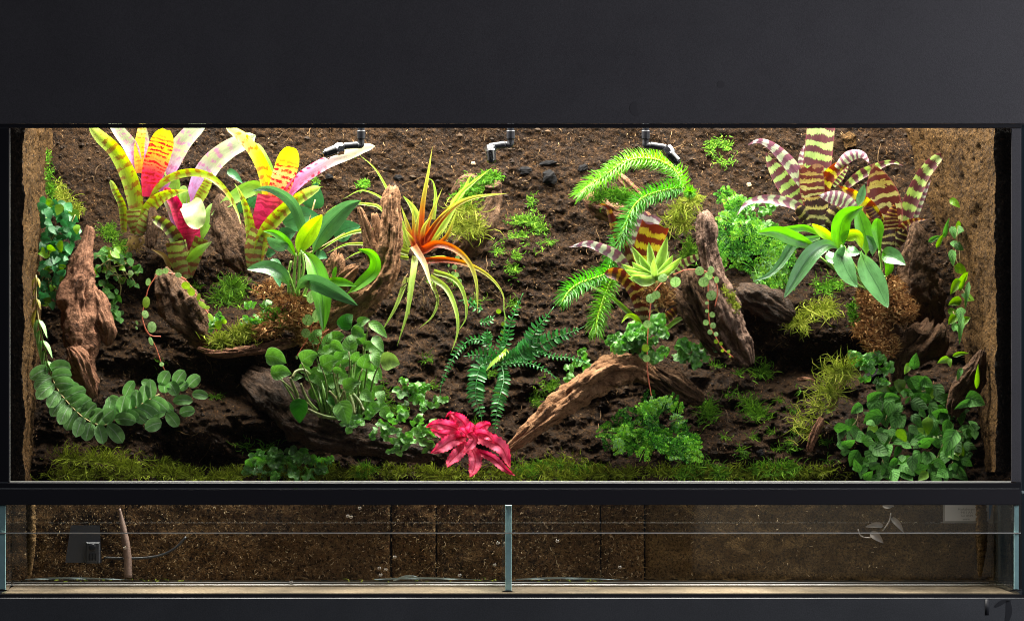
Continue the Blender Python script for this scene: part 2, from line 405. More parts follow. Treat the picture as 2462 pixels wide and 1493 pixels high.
# tank bromeliads on the left
M['bA'] = leafmat('brom_red_yellow', [(0, G(.50, .02, .07)), (.35, G(.72, .04, .10)), (.55, G(.80, .28, .06)), (.72, G(.74, .55, .02)), (1, G(.66, .66, .02))],
    dict(col=G(.50, .02, .02), n=17, warp=1.6, jag=3.8, thr=.0, js=11, brk=4, range=(.1, .9)), tl=.45, var=.12, bump=.15)
M['bA2'] = leafmat('brom_peach', [(0, G(.45, .02, .10)), (.3, G(.80, .25, .12)), (.6, G(.86, .55, .20)), (.76, G(.70, .62, .03)), (1, G(.64, .66, .02))],
    dict(col=G(.55, .015, .03), n=13, warp=1.6, jag=3.8, thr=.0, js=9, brk=4, range=(.05, .8)), tl=.45, var=.12, bump=.15)
M['bB'] = leafmat('brom_green_banded', [(0, G(.16, .20, .03)), (.4, G(.26, .36, .03)), (.75, G(.36, .52, .04)), (1, G(.48, .62, .16))],
    dict(col=G(.20, .055, .02), n=12, warp=1.1, jag=3.2, thr=.1, js=9, brk=1.6, range=(.0, .92), amt=.8), tl=.4, var=.2, bump=.15)
M['bD'] = leafmat('brom_dark_banded', [(0, G(.06, .10, .03)), (.5, G(.13, .18, .03)), (1, G(.26, .38, .05))],
    dict(col=G(.07, .012, .012), n=7, warp=.9, jag=2.6, thr=-.1, js=6, range=(.0, 1.1), amt=.9), tl=.25, var=.2, bump=.15)
M['bS'] = leafmat('brom_sheath', [(0, G(.13, .15, .04)), (.5, G(.22, .28, .05)), (1, G(.28, .38, .05))],
    dict(col=G(.15, .03, .02), n=5, warp=1.2, jag=3.4, thr=.2, js=9, jv=14, amt=.85), tl=.25, var=.2, bump=.15)
M['bC'] = leafmat('brom_pale_lilac', [(0, G(.42, .13, .42)), (.3, G(.55, .34, .62)), (.5, G(.38, .42, .24)), (1, G(.42, .48, .32))],
    dict(col=G(.50, .14, .36), n=10, warp=2.0, jag=4.2, thr=.3, js=12, brk=5, range=(.0, .8), amt=.7), tl=.4, var=.12, rough=.4, bump=.15)
M['bC2'] = leafmat('brom_pink_white', [(0, G(.55, .02, .12)), (.25, G(.72, .22, .46)), (.5, G(.54, .34, .44)), (.75, G(.54, .50, .36)), (1, G(.54, .52, .34))],
    dict(col=G(.55, .02, .06), n=15, warp=2.0, jag=4.2, thr=.2, js=10, brk=5, range=(.0, .6), edge=True), tl=.4, var=.12, rough=.4, bump=.15)
M['bY'] = leafmat('brom_yellow', [(0, G(.60, .16, .04)), (.3, G(.72, .46, .02)), (.6, G(.68, .62, .02)), (1, G(.72, .74, .30))],
    dict(col=G(.50, .15, .02), n=12, warp=1.3, jag=3.0, thr=.45, js=8, brk=2.5, range=(.0, .95), amt=.85), tl=.45, var=.1, bump=.15)
M['bR'] = leafmat('brom_crimson', [(0, G(.22, .04, .06)), (.4, G(.46, .015, .07)), (.8, G(.62, .03, .12)), (1, G(.70, .10, .14))],
    dict(col=G(.25, .01, .03), n=8, warp=2.4, jag=2.0, thr=.2, js=5, amt=.7), tl=.4, var=.12, bump=.15)
M['bW'] = leafmat('brom_cream_lip', [(0, G(.40, .02, .03)), (.45, G(.60, .05, .03)), (.56, G(.62, .50, .10)), (.64, G(.50, .56, .34)), (1, G(.58, .62, .44))],
    dict(col=G(.30, .01, .02), n=13, warp=2.0, jag=2.0, thr=.2, range=(0, .5)), tl=.35, var=.05, bump=.15)
M['bW2'] = leafmat('brom_cream', [(0, G(.28, .38, .10)), (.4, G(.36, .44, .20)), (1, G(.32, .40, .15))], tl=.3, var=.05, rough=.45, bump=.2)
M['bG'] = leafmat('brom_plain_green', [(0, G(.14, .26, .03)), (.5, G(.22, .44, .06)), (1, G(.42, .62, .22))], tl=.4, var=.2, bump=.15)
M['bdry'] = leafmat('dry_leaf', [(0, G(.18, .12, .04)), (1, G(.36, .24, .07))], tl=.2, var=.2)
# zebra bromeliads
Z = dict(warp=.9, jag=3.6, js=30, jv=9)
M['zG'] = leafmat('zebra_green', [(0, G(.34, .44, .15)), (.4, G(.32, .48, .10)), (1, G(.36, .48, .18))], dict(col=G(.10, .034, .036), n=7, thr=-.15, **Z), tl=.25, var=.15, edge=(G(.24, .06, .08), .6), bump=.15)
M['zP'] = leafmat('zebra_lilac', [(0, G(.42, .46, .26)), (.5, G(.48, .56, .34)), (1, G(.52, .46, .48))], dict(col=G(.20, .085, .12), n=8, thr=-.1, **Z), tl=.25, var=.15, edge=(G(.30, .09, .14), .6), bump=.15)
M['zY'] = leafmat('zebra_yellow', [(0, G(.46, .40, .05)), (.5, G(.54, .48, .035)), (1, G(.46, .33, .05))], dict(col=G(.15, .024, .010), n=5, thr=-.25, **Z), tl=.35, var=.15, edge=(G(.30, .05, .03), .6), bump=.15)
M['zS'] = leafmat('zebra_spotted', [(0, G(.46, .38, .13)), (.4, G(.50, .48, .18)), (.75, G(.38, .30, .07)), (1, G(.26, .13, .07))], dict(col=G(.11, .024, .018), n=7, thr=-.2, warp=1.6, jag=4.0, js=10), tl=.25, var=.15, edge=(G(.30, .08, .08), .7), bump=.15)
M['zK'] = leafmat('zebra_dark', [(0, G(.32, .33, .17)), (.5, G(.38, .36, .12)), (1, G(.34, .24, .06))], dict(col=G(.028, .010, .010), n=3.4, thr=-.55, **Z), tl=.15, var=.15, bump=.15)
M['zD'] = leafmat('zebra_mahogany', [(0, G(.30, .29, .14)), (.5, G(.30, .21, .05)), (1, G(.34, .13, .02))], dict(col=G(.075, .014, .010), n=8, thr=-.45, **Z), tl=.3, var=.15, bump=.15)
# others
M['orch'] = leafmat('orchid_green', [(0, G(.16, .38, .02)), (.3, G(.10, .32, .025)), (1, G(.11, .34, .03))], vein=(G(.04, .15, .02), .7), tl=.35, rough=.3, var=.3, bump=.12, spec=.7)
M['orchS'] = leafmat('orchid_silver', [(0, G(.12, .32, .04)), (.3, G(.085, .235, .07)), (1, G(.10, .26, .085))], vein=(G(.03, .10, .03), .8, .02), tl=.15, rough=.25, var=.25, bump=.35, spec=1.0)
M['orchY'] = leafmat('orchid_yellow', [(0, G(.20, .44, .02)), (.4, G(.32, .60, .02)), (1, G(.44, .66, .02))], vein=(G(.16, .40, .02), .6), tl=.45, rough=.4, var=.15, bump=.1)
M['back'] = leafmat('round_dark_green', [(0, G(.04, .15, .04)), (1, G(.05, .20, .08))], vein=(G(.02, .08, .02), .6), tl=.2, rough=.33, var=.3, spec=.7)
M['orange'] = leafmat('orange_to_green', [(0, G(.34, .035, .010)), (.30, G(.38, .075, .014)), (.5, G(.34, .26, .045)), (.8, G(.44, .54, .09)), (1, G(.46, .42, .10))], tl=.4, rough=.35, var=.2, side=(G(.6, .25, .06), .0, 16.0, .3))
M['lime'] = leafmat('lime_strap', [(0, G(.28, .36, .06)), (.4, G(.38, .56, .10)), (1, G(.36, .56, .08))], tl=.4, rough=.35, var=.2)
M['cream'] = leafmat('cream_strap', [(0, G(.55, .2, .06)), (.3, G(.72, .55, .34)), (1, G(.62, .62, .24))], tl=.35, var=.1)
M['succ'] = leafmat('succulent', [(0, G(.28, .42, .09)), (1, G(.28, .48, .08))], tl=.3, rough=.45, var=.15, edge=(G(.62, .78, .36), .6))
M['club'] = leafmat('clubmoss', [(0, G(.07, .27, .018)), (1, G(.075, .32, .03))], tl=.35, rough=.45, var=.45)
M['clubl'] = leafmat('clubmoss_lime', [(0, G(.125, .34, .018)), (1, G(.135, .39, .025))], tl=.35, rough=.45, var=.35)
M['cstem'] = leafmat('clubmoss_stem', [(0, G(.34, .62, .04)), (1, G(.44, .68, .04))], tl=.1, var=.3)
M['violet'] = leafmat('velvet_leaf', [(0, G(.14, .34, .05)), (1, G(.12, .31, .05))], side=(G(.025, .10, .015), 6.0, 4.0, .7), vein=(G(.22, .42, .16), .6), tl=.25, rough=.42, var=.35, edge=(G(.30, .46, .22), .5), bump=.5, spec=.6)
M['violetD'] = leafmat('velvet_leaf_dark', [(0, G(.025, .13, .012)), (1, G(.022, .11, .012))], side=(G(.06, .2, .03), 7.0, 4.0, .6), tl=.3, var=.2, edge=(G(.1, .2, .05), .4))
M['violetY'] = leafmat('velvet_leaf_pale', [(0, G(.20, .32, .07)), (1, G(.17, .30, .06))], side=(G(.12, .26, .04), 7.0, 4.0, .6), tl=.3, var=.1)
M['vstem'] = leafmat('velvet_stem', [(0, G(.14, .14, .05)), (1, G(.10, .22, .03))], tl=.1, var=.3)
M['marc'] = leafmat('shingle_leaf', [(0, G(.15, .33, .09)), (1, G(.17, .36, .11))], side=(G(.18, .34, .16), 5.0, 5.0, .5), vein=(G(.38, .52, .34), .9, .055), edge=(G(.26, .40, .22), .6), tl=.2, rough=.45, var=.4)
M['marcB'] = leafmat('shingle_leaf_brown', [(0, G(.17, .15, .03)), (1, G(.22, .19, .03))], tl=.3, var=.3)
M['fig'] = leafmat('fig_leaf', [(0, G(.06, .185, .028)), (1, G(.068, .20, .03))], side=(G(.014, .055, .008), 5.0, 3.5, .95), vein=(G(.014, .06, .008), .9), tl=.25, rough=.6, var=.5, bump=.8, spec=.3)
M['figL'] = leafmat('fig_leaf_glossy', [(0, G(.03, .15, .04)), (1, G(.035, .17, .05))], side=(G(.14, .30, .18), 6.0, 4.0, .35), tl=.25, rough=.4, var=.6, spec=.35)
M['figY'] = leafmat('fig_leaf_young', [(0, G(.12, .26, .02)), (1, G(.15, .30, .02))], side=(G(.10, .26, .02), 6.0, 4.0, .5), tl=.4, var=.3)
M['stem'] = plain('thin_stem', (.20, .16, .05), .6)
M['redstem'] = plain('red_stem', (.42, .10, .05), .5)
M['greenstem'] = plain('green_stem', (.20, .36, .05), .5)
M['fern'] = leafmat('fern_green', [(0, G(.05, .24, .045)), (1, G(.06, .30, .07))], tl=.25, rough=.3, var=.45, vein=(G(.1, .3, .1), .4), spec=.7)

M['liver'] = leafmat('liverwort', [(0, G(.07, .25, .02)), (1, G(.12, .38, .04))], mott=(G(.28, .50, .17), .5, 2.0), tl=.25, rough=.28, var=.4, bump=.6, spec=.8)
M['pink'] = leafmat('pink_star', [(0, G(.50, .02, .06)), (.5, G(.63, .095, .18)), (1, G(.50, .018, .05))], tl=.3, rough=.5, var=.4, vein=(G(.40, .008, .035), .8, .09), mott=(G(.74, .16, .24), .5, 1.5), edge=(G(.40, .005, .02), .7), spec=.12)
M['pep'] = leafmat('turtle_leaf', [(0, G(.28, .46, .16)), (1, G(.30, .48, .18))], side=(G(.07, .22, .02), 3.0, 2.4, .9), vein=(G(.07, .22, .02), .8, .05), tl=.3, var=.25, edge=(G(.16, .36, .03), .7), rough=.35)
M['pepP'] = leafmat('turtle_leaf_lime', [(0, G(.26, .44, .04)), (1, G(.30, .48, .06))], tl=.4, var=.3)
M['ghost'] = plain('bleached_leaf', (.46, .40, .34), .7, grain=.3, gscale=200)
M['feather'] = mossmat('feather_fern', [G(.008, .05, .006), G(.05, .22, .014), G(.12, .40, .03), G(.26, .54, .03), G(.20, .40, .16)], .3)
M['mossG'] = mossmat('moss_green', [G(.02, .045, .004), G(.085, .23, .012), G(.24, .46, .03)])
M['mossB'] = mossmat('moss_bright', [G(.02, .07, .006), G(.09, .29, .012), G(.22, .46, .03)])
M['mossY'] = mossmat('moss_yellow', [G(.05, .06, .006), G(.24, .32, .02), G(.56, .58, .10)])
M['mossD'] = mossmat('moss_floor', [G(.045, .03, .006), G(.15, .20, .012), G(.38, .48, .04)])
M['sphag'] = mossmat('sphagnum', [G(.04, .014, .004), G(.28, .12, .036), G(.66, .40, .16)], .2)
M['fibre'] = mossmat('peat_fibre', [G(.012, .007, .004), G(.07, .04, .018), G(.26, .16, .075)], .1)
# ------------------------------------------------------------------ soil slope
_bpy = np.array([280, 310, 500, 700, 850, 950, 1050, 1120, 1160, 1200], float)
_bd = np.array([520, 520, 500, 455, 410, 355, 295, 250, 232, 238], float)
_bump = [(600, 800, 150, 55, -120), (590, 930, 160, 60, 80), (330, 620, 230, 80, -70), (330, 900, 180, 110, -30), (440, 1005, 220, 55, -50),
         (300, 1110, 260, 40, -25), (1950, 985, 110, 90, -90), (1760, 1075, 140, 70, -50), (1850, 730, 150, 50, -90), (2225, 760, 60, 100, 90),
         (2180, 1060, 170, 100, -60), (1620, 900, 140, 60, -60), (820, 1010, 250, 70, -50), (1230, 1010, 130, 60, 30), (160, 480, 90, 150, -60),
         (2300, 600, 120, 300, -90), (1780, 560, 140, 60, -50), (1960, 800, 120, 50, -60), (1930, 880, 200, 30, 40), (470, 1110, 140, 30, 60), (1560, 520, 160, 70, -25)]
def gd_np(x, y):
    d = np.interp(y, _bpy, _bd)
    for a, b, rx, ry, dd in _bump:
        d = d+dd*np.exp(-(((x-a)/rx)**2+((y-b)/ry)**2))
    k = np.interp(y, [300, 500, 700, 900, 1160], [.22, .35, .65, 1.05, .7])
    k2 = np.interp(y, [780, 880, 1080, 1150], [0, 1, 1, .2])
    d = d+k2*np.maximum(0, 60*fbm(x/58, y/34, 51, 3))
    d = d+k*(42*fbm(x/95, y/70, 3, 3)+12*fbm(x/26, y/20, 9, 3)-9*np.abs(fbm(x/40, y/26, 5, 3)))
    return d
def gd(x, y):
    return float(gd_np(np.array([x], float), np.array([y], float))[0])
xs = np.arange(20, 2444, 3.6); ys = np.arange(296, 1172, 3.2)
gx, gy = np.meshgrid(xs, ys)
gz = gd_np(gx, gy)+np.interp(gy, [300, 700, 900], [.6, .9, 1.2])*(6.5*fbm(gx/13, gy/9, 21, 3)+6.5*fbm(gx/4.6, gy/4, 33, 2))
mb = MB(); nx, ny = len(xs), len(ys)
ii = np.arange(nx*ny).reshape(ny, nx)
mb.add(list(zip(gx.ravel().tolist(), gy.ravel().tolist(), gz.ravel().tolist())),
       np.stack([ii[:-1, :-1], ii[1:, :-1], ii[1:, 1:], ii[:-1, 1:]], -1).reshape(-1, 4).tolist())
tag(mb.build('soil_slope', M['peat']), kind='structure')

def fibres(mb, n, area, gfun, off=(0, 5), L=(5, 17), wd=1.2, dark=False):
    for _ in range(n):
        x = rnd.uniform(area[0], area[2]); y = rnd.uniform(area[1], area[3])
        l = rnd.uniform(*L)*rnd.choice([.5, .7, 1]); a = rnd.uniform(0, 6.28); d = gfun(x, y)-rnd.uniform(*off)
        k = rnd.uniform(-.5, .5)
        p0 = (x, y, d); p1 = (x+math.cos(a)*l*.5, y+math.sin(a)*l*.5, d-rnd.uniform(0, 3)); p2 = (x+math.cos(a+k)*l, y+math.sin(a+k)*l, d-rnd.uniform(-2, 3))
        nx_, ny_ = -math.sin(a)*wd*.5, math.cos(a)*wd*.5
        v = []
        for p in (p0, p1, p2):
            v += [(p[0]+nx_, p[1]+ny_, p[2]), (p[0]-nx_, p[1]-ny_, p[2])]
        mb.add(v, [(0, 1, 3, 2), (2, 3, 5, 4)], None, rnd.random()**2.2)
mb = MB(); fibres(mb, 9000, (100, 312, 2330, 1150), gd)
# loose crumbs of soil
for _ in range(2600):
    x = rnd.uniform(110, 2320); y = rnd.uniform(312, 1150); r = rnd.choice([2, 2.5, 3, 4, 6])*rnd.uniform(.7, 1.4); d = gd(x, y)-r*.3
    v = [(x+r*rnd.uniform(.6, 1.2), y, d), (x-r*rnd.uniform(.6, 1.2), y+r*rnd.uniform(-.4, .4), d), (x, y+r*rnd.uniform(.5, 1), d), (x, y-r*rnd.uniform(.5, 1), d), (x+rnd.uniform(-1, 1), y, d-r), (x, y, d+r)]
    mb.add(v, [(0, 2, 4), (2, 1, 4), (1, 3, 4), (3, 0, 4)], None, rnd.random()**3*.3)
for _ in range(90):      # longer hair roots on the slope
    x = rnd.uniform(130, 2250); y = rnd.uniform(330, 1080); a = rnd.uniform(0, 6.28); l = rnd.uniform(28, 80); q = []
    for j in range(5):
        q.append((x, y, gd(x, y)-4)); a += rnd.uniform(-.6, .6); x += math.cos(a)*l/4; y += math.sin(a)*l/4
    ribbon(mb, q, rnd.uniform(1.4, 2.2), 'lance', nu=1, nv=10, fold=0, var=rnd.uniform(.2, .9))
tag(mb.build('peat_fibre', M['fibre'], smooth=False), 'short brown peat fibres and crumbs strewn over the soil slope', 'peat fibre', kind='stuff')

# ------------------------------------------------------------------ housing
b = MB(); box(b, -160, 2640, -420, 298.5, -6, 8, 2.0)
hd = thing('lamp_hood', 'wide matt black hood panel above the planted tank', 'hood', (1231, 298, 0))
b.build('front_panel', M['hood'], hd, smooth=False)
M['smudge'] = plain('dull_smudge', (.084, .077, .086), .5)
for sm_ in ([(1528, 244, -6.5), (1522, 262, -6.5), (1534, 280, -6.5)], [(1728, 196, -6.5), (1738, 212, -6.5)]):
    b = MB(); ribbon(b, sm_, 17, 'round', fold=0, nu=8, nv=14, wav=0); b.build('smudge', M['smudge'], hd)
b = MB(); box(b, -160, 2640, -440, -421, -6, 700); b.build('top_panel', M['hood'], hd, smooth=False)
b = MB(); box(b, -160, 2640, -420, 298, 640, 660); b.build('back_panel', M['hood'], hd, smooth=False)
b = MB(); box(b, -160, -140, -420, 298, 9, 639); b.build('side_panel', M['hood'], hd, smooth=False)
b = MB(); box(b, 2620, 2640, -420, 298, 9, 639); b.build('side_panel', M['hood'], hd, smooth=False)

cb = thing('cabinet', 'dark grey cabinet front below the glass tank', 'cabinet', (1231, 1900, 0))
b = MB(); box(b, -160, 2640, 1436.5, 1900, -8, 500, 2.0); b.build('front_panel', M['cab'], cb, smooth=False)
b = MB(); box(b, -160, 2640, 1428.5, 1436, 2, 500); b.build('top_mat', M['rail'], cb, smooth=False)
# faint worn marks on the cabinet front, lower right corner
M['mark'] = plain('dull_mark', (.035, .035, .042), .55)
b = MB(); box(b, 2369, 2378, 1440, 1478, -9.2, -8.6)
ribbon(b, [(2392, 1458, -8.9), (2412, 1446, -8.9), (2432, 1442, -8.9)], 11, 'lance', fold=0)
ribbon(b, [(2424, 1444, -8.9), (2426, 1470, -8.9), (2420, 1496, -8.9)], 15, 'strap', fold=0)
b.build('worn_mark', M['mark'], cb)

tk = thing('terrarium', 'long black framed glass terrarium with an empty glass sump below', 'terrarium', (1231, 1428, 0))
b = MB(); box(b, -160, 2456, 298.7, 308.5, -2, 14, 1.0); b.build('top_rail', M['rail'], tk, smooth=False)
b = MB(); box(b, -160, 22, 309, 1159, -2, 16, 1.0); b.build('post', M['rail'], tk, smooth=False)
b = MB(); box(b, 2431, 2455, 309, 1159, -2, 16, 1.5); b.build('post', M['hood'], tk, smooth=False)
b = MB(); box(b, -160, 2455, 1160.5, 1173.4, -3, 14, 1.2); b.build('bottom_rail', M['rail'], tk, smooth=False)
b = MB(); box(b, -160, 2455, 1175.2, 1213.5, -4, 14, 1.6); b.build('bottom_rail', M['rail2'], tk, smooth=False)
b = MB(); box(b, 22.5, 2430.5, 1156.8, 1160.2, -1, 5, 1.2); b.build('glass_edge_or_glint', M['edge'], tk, smooth=False)
b = MB(); box(b, 22.6, 24.4, 309, 1156.5, -1, 5, .6); b.build('glass_edge_or_glint', M['edge'], tk, smooth=False)
b = MB(); box(b, -100, 2454, 1279.6, 1282.6, -2, 6, 1.3); b.build('glass_edge_or_glint', M['edge'], tk, smooth=False)
b = MB(); box(b, -100, 2450, 1174.1, 1174.8, -2, 4, .3); b.build('glass_edge_or_glint', M['edge'], tk, smooth=False)  # no glass here: pale strip painting the highlight along the rail groove
def sheet(x0, x1, y0, y1, d):
    m = MB(); m.add([(x0, y0, d), (x1, y0, d), (x1, y1, d), (x0, y1, d)], [(0, 1, 2, 3)]); return m
sheet(24, 2431, 308, 1157, 2).build('front_pane', M['glass'], tk, smooth=False)
sheet(-100, 2454, 1213, 1280, 1).build('strip_pane', M['sglass'], tk, smooth=False)
sheet(16, 2436, 1180, 1404, 150).build('sump_pane', M['lglass'], tk, smooth=False)
b = MB(); box(b, 16, 2438, 1404.2, 1407.4, 148, 154, 1.4); b.build('glass_edge_or_glint', M['edge'], tk, smooth=False)
# bottom plate: a true level sheet with a small thickness
def zplate(mbx, x0, x1, y_front, dF, dB, th):
    z = (y_front-CY)*(DC+dF)
    fy = lambda d, o=0: CY+z/(DC+d)+o
    fx = lambda x, d: CX+(x-CX)*(DC+dF)/(DC+d)
    v = [(fx(x, d), fy(d, o), d) for o in (0, th) for d in (dF, dB) for x in (x0, x1)]
    mbx.add(v, [(0, 1, 3, 2), (4, 6, 7, 5), (0, 4, 5, 1), (2, 3, 7, 6), (0, 2, 6, 4), (1, 5, 7, 3)])
b = MB(); zplate(b, 2, 2452, 1425.5, 4, 500, 2.6); b.build('bottom_pane', M['base'], tk, smooth=False)
b = MB(); box(b, 30, 2380, 1398.5, 1403.6, 151, 159, 1.5); b.build('sealant', M['seal'], tk, smooth=False)
for x0 in (60, 900, 1240):
    b = MB(); ribbon(b, [(x0, 1392, 156), (x0+110, 1389, 156), (x0+260, 1393, 156)], 5, 'lance', fold=.2, wav=.2); b.build('sealant', M['seal2'], tk)
b = MB(); ribbon(b, [(945, 1395, 152), (980, 1384, 151), (1006, 1385, 152)], 6, 'lance', wav=.15); b.build('sealant', M['seal2'], tk)
# upright glass edges: left side, divider, right side
b = MB(); box(b, -30, 14, 1213.8, 1420, 6, 12, 1.5); b.build('glass_edge_or_glint', M['cyan'], tk, smooth=False)
b = MB(); box(b, 2437.5, 2449, 1213.8, 1417, 6, 12, 1.5); b.build('glass_edge_or_glint', M['cyan'], tk, smooth=False)
b = MB(); box(b, 1214.5, 1230, 1213.8, 1419.5, 30, 36, 1.2); b.build('divider_edge', M['cyan'], tk, smooth=False)
M['cglass'] = glassmat('green_glass', (.70, .85, .82), .03)
def quad(pts, name, mat):
    m = MB(); m.add(pts, [(0, 1, 2, 3)]); return m.build(name, mat, tk, smooth=False)
quad([(15, 1213, 8), (28, 1213, 148), (28, 1403, 148), (15, 1424, 8)], 'side_pane', M['cglass'])
quad([(2436, 1213, 8), (2390, 1213, 148), (2390, 1403, 148), (2436, 1424, 8)], 'side_pane', M['cglass'])
quad([(1213.6, 1213, 34), (1206, 1213, 148), (1206, 1403, 148), (1213.6, 1420, 34)], 'divider_pane', M['cglass'])
for (x, y, d) in ((1222, 1421.5, 28), (2443, 1419, 4), (6, 1419, 4)):
    b = MB(); ribbon(b, [(x-16, y+1, d), (x, y-1, d-1), (x+17, y+1.5, d)], 5, 'lance', fold=.3); b.build('sealant', M['seal'], tk)
b = MB(); box(b, 2456.5, 2476, 300, 1436, 20, 200); b.build('outer_side_pane', plain('outer_glass', (.02, .035, .045), .2), tk, smooth=False)
b = MB(); tube(b, [(2458, 1183, 2), (2458, 1183, 16)], 4.5, 10); b.build('bumper', M['seal2'], tk)

M['corkshade'] = peatmat('shaded_cork_edge', (.006, .004, .003), (.016, .010, .006), (.07, .04, .022), 1.0, .6, .8)  # cork colour darkened to paint the shade on the slabs' unlit front edges
# ------------------------------------------------------------------ cork side slabs
def slab(name, label, front_x, xb, y0, y1, dF, dB, outer_x, seed, yrag=0):
    m = MB(); ny_ = 250; nd = 70
    vs_ = []; uv_ = []
    Y, Dp = np.meshgrid(np.linspace(y0, y1, ny_), np.linspace(0, 1, nd), indexing='ij')
    xbk = np.interp(Y, [q[0] for q in xb], [q[1] for q in xb])
    X = front_x+(xbk-front_x)*Dp; DD = dF+(dB-dF)*Dp
    sgn = 1 if outer_x < front_x else -1
    pit = fbm(Y/30, DD/15, seed+40, 2); pit = np.where(pit < -.33, (pit+.33)*60, 0)
    X = X+sgn*(9*fbm(Y/60, DD/120, seed, 4)+3.5*fbm(Y/6, DD/9, seed+5, 3)+pit*np.minimum(1, Dp*6))
    vs_ = list(zip(X.ravel().tolist(), Y.ravel().tolist(), DD.ravel().tolist()))
    id_ = np.arange(ny_*nd).reshape(ny_, nd)
    fc = np.stack([id_[:-1, :-1], id_[1:, :-1], id_[1:, 1:], id_[:-1, 1:]], -1).reshape(-1, 4).tolist()
    m.add(vs_, fc)
    o = m.build(name, M['cork']); tag(o, label, 'cork slab')
    # front edge face towards the glass, its shade painted in with darker cork
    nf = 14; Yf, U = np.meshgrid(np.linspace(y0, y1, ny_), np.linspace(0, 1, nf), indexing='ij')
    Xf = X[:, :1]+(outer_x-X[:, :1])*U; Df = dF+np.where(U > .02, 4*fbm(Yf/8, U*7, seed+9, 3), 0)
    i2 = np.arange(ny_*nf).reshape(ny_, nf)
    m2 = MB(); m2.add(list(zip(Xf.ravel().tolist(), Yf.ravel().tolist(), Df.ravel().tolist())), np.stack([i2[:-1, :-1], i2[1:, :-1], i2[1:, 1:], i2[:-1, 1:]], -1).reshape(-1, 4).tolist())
    m2.build('shaded_edge', M['corkshade'], o)
    return o
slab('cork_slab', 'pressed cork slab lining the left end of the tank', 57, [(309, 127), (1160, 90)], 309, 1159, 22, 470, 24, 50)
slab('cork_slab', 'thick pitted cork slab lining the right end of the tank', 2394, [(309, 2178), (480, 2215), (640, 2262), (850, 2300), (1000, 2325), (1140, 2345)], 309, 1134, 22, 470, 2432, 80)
mb = MB()
for _ in range(900):      # loose fibres on the right slab
    t = rnd.random(); y = rnd.uniform(312, 1120); xb_ = np.interp(y, [309, 480, 640, 850, 1000, 1140], [2178, 2215, 2262, 2300, 2325, 2345])
    x = 2394+(xb_-2394)*t; d = 22+448*t; a = rnd.uniform(0, 6.28); l = rnd.uniform(3, 13); q = -4
    mb.add([(x+q, y, d), (x+q+1.2, y+1, d), (x+q+math.cos(a)*l-2, y+math.sin(a)*l, d-3)], [(0, 1, 2)], None, rnd.random())
for _ in range(500):
    t = rnd.random(); y = rnd.uniform(312, 1150); x = 57+(60)*t; d = 22+440*t; a = rnd.uniform(0, 6.28); l = rnd.uniform(3, 12)
    mb.add([(x+4, y, d), (x+5.2, y+1, d), (x+5+math.cos(a)*l, y+math.sin(a)*l, d-3)], [(0, 1, 2)], None, rnd.random())
tag(mb.build('cork_fibre', M['fibre'], smooth=False), 'fine pale fibres sticking out of the two cork slabs', 'cork fibre', kind='stuff')

# cork tiles behind the lower glass
tiles = [(20, 300, 'corkdark', 'leftmost dark cork tile in the sump behind the pump'),
         (302, 938, 'corkdark', 'broad cork tile behind the lower glass between pale rod and centre'),
         (943, 1047, 'corkdark', 'narrow cork tile in the sump left of the glass divider'),
         (1051, 1221, 'corkdark', 'cork tile standing directly behind the sump glass divider'),
         (1225, 1442, 'corkdark', 'speckled cork tile in the sump just right of the divider'),
         (1446, 1548, 'corkdark', 'narrow rusty cork tile right of the sump divider'),
         (1552, 2400, 'corkgrey', 'widest smooth olive brown cork tile in the right half of the sump')]
for k, (x0, x1, mt, lab) in enumerate(tiles):
    X, Y = np.meshgrid(np.linspace(x0, x1, max(8, (x1-x0)//6)), np.linspace(1190, 1398, 36))
    e = np.minimum(np.minimum(X-x0, x1-X)/6, 1)
    Dp = 212+rnd.uniform(-5, 5)-6*e+6*fbm(X/40, Y/30, 60+k, 4)
    Y = np.where(Y > 1394, Y-9*np.abs(fbm(X/20, Y*0, 70+k, 3))-2, Y)
    m = MB(); h, w_ = X.shape; q = np.arange(h*w_).reshape(h, w_)
    m.add(list(zip(X.ravel().tolist(), Y.ravel().tolist(), Dp.ravel().tolist())), np.stack([q[:-1, :-1], q[1:, :-1], q[1:, 1:], q[:-1, 1:]], -1).reshape(-1, 4).tolist())
    # thickness: side and bottom walls going back
    box(m, x0+1, x1-1, 1189, 1388, 226, 290)
    tag(m.build('cork_tile', M[mt]), lab, 'cork tile', 'cork tiles behind the lower glass')
b = MB(); box(b, -40, 2480, 1176, 1415, 296, 304); b.build('back_panel', M['seal'], tk, smooth=False)
mb = MB()
fibres(mb, 3600, (90, 1195, 1560, 1390), lambda x, y: 202, (0, 4), (3, 12), 1.3)
fibres(mb, 260, (40, 1200, 300, 1385), lambda x, y: 202, (0, 4), (4, 12), 1.2)
fibres(mb, 320, (1560, 1195, 2370, 1385), lambda x, y: 202, (0, 4), (4, 12), 1.2)
tag(mb.build('sump_fibre', M['fibpale'], smooth=False), 'tiny pale fibres clinging to the cork behind the lower glass', 'cork fibre', kind='stuff')
M['corkstrip'] = peatmat('cork_strip', (.10, .055, .022), (.34, .21, .09), (.70, .50, .26), 1.0, .8, 1.0, 0)
# narrow lit cork strip at the left end of the sump, and the right one
for x0, x1, lab, n in ((62, 84, 'bright upright cork strip at the left end of the sump', 60), (2345, 2372, 'pale crumbly cork strip at the right end of the sump', 51)):
    m = MB(); dz = 70 if n == 60 else 150; pts = [(x0+(x1-x0)*.5, 1190, dz), (x0+(x1-x0)*.5+2, 1300, dz), (x0+(x1-x0)*.4, 1385, dz)]
    tube(m, pts, [(x1-x0)*.5, (x1-x0)*.5, 4], 14, 60, lump=.18)
    tag(m.build('cork_strip', M['corkstrip']), lab, 'cork strip')
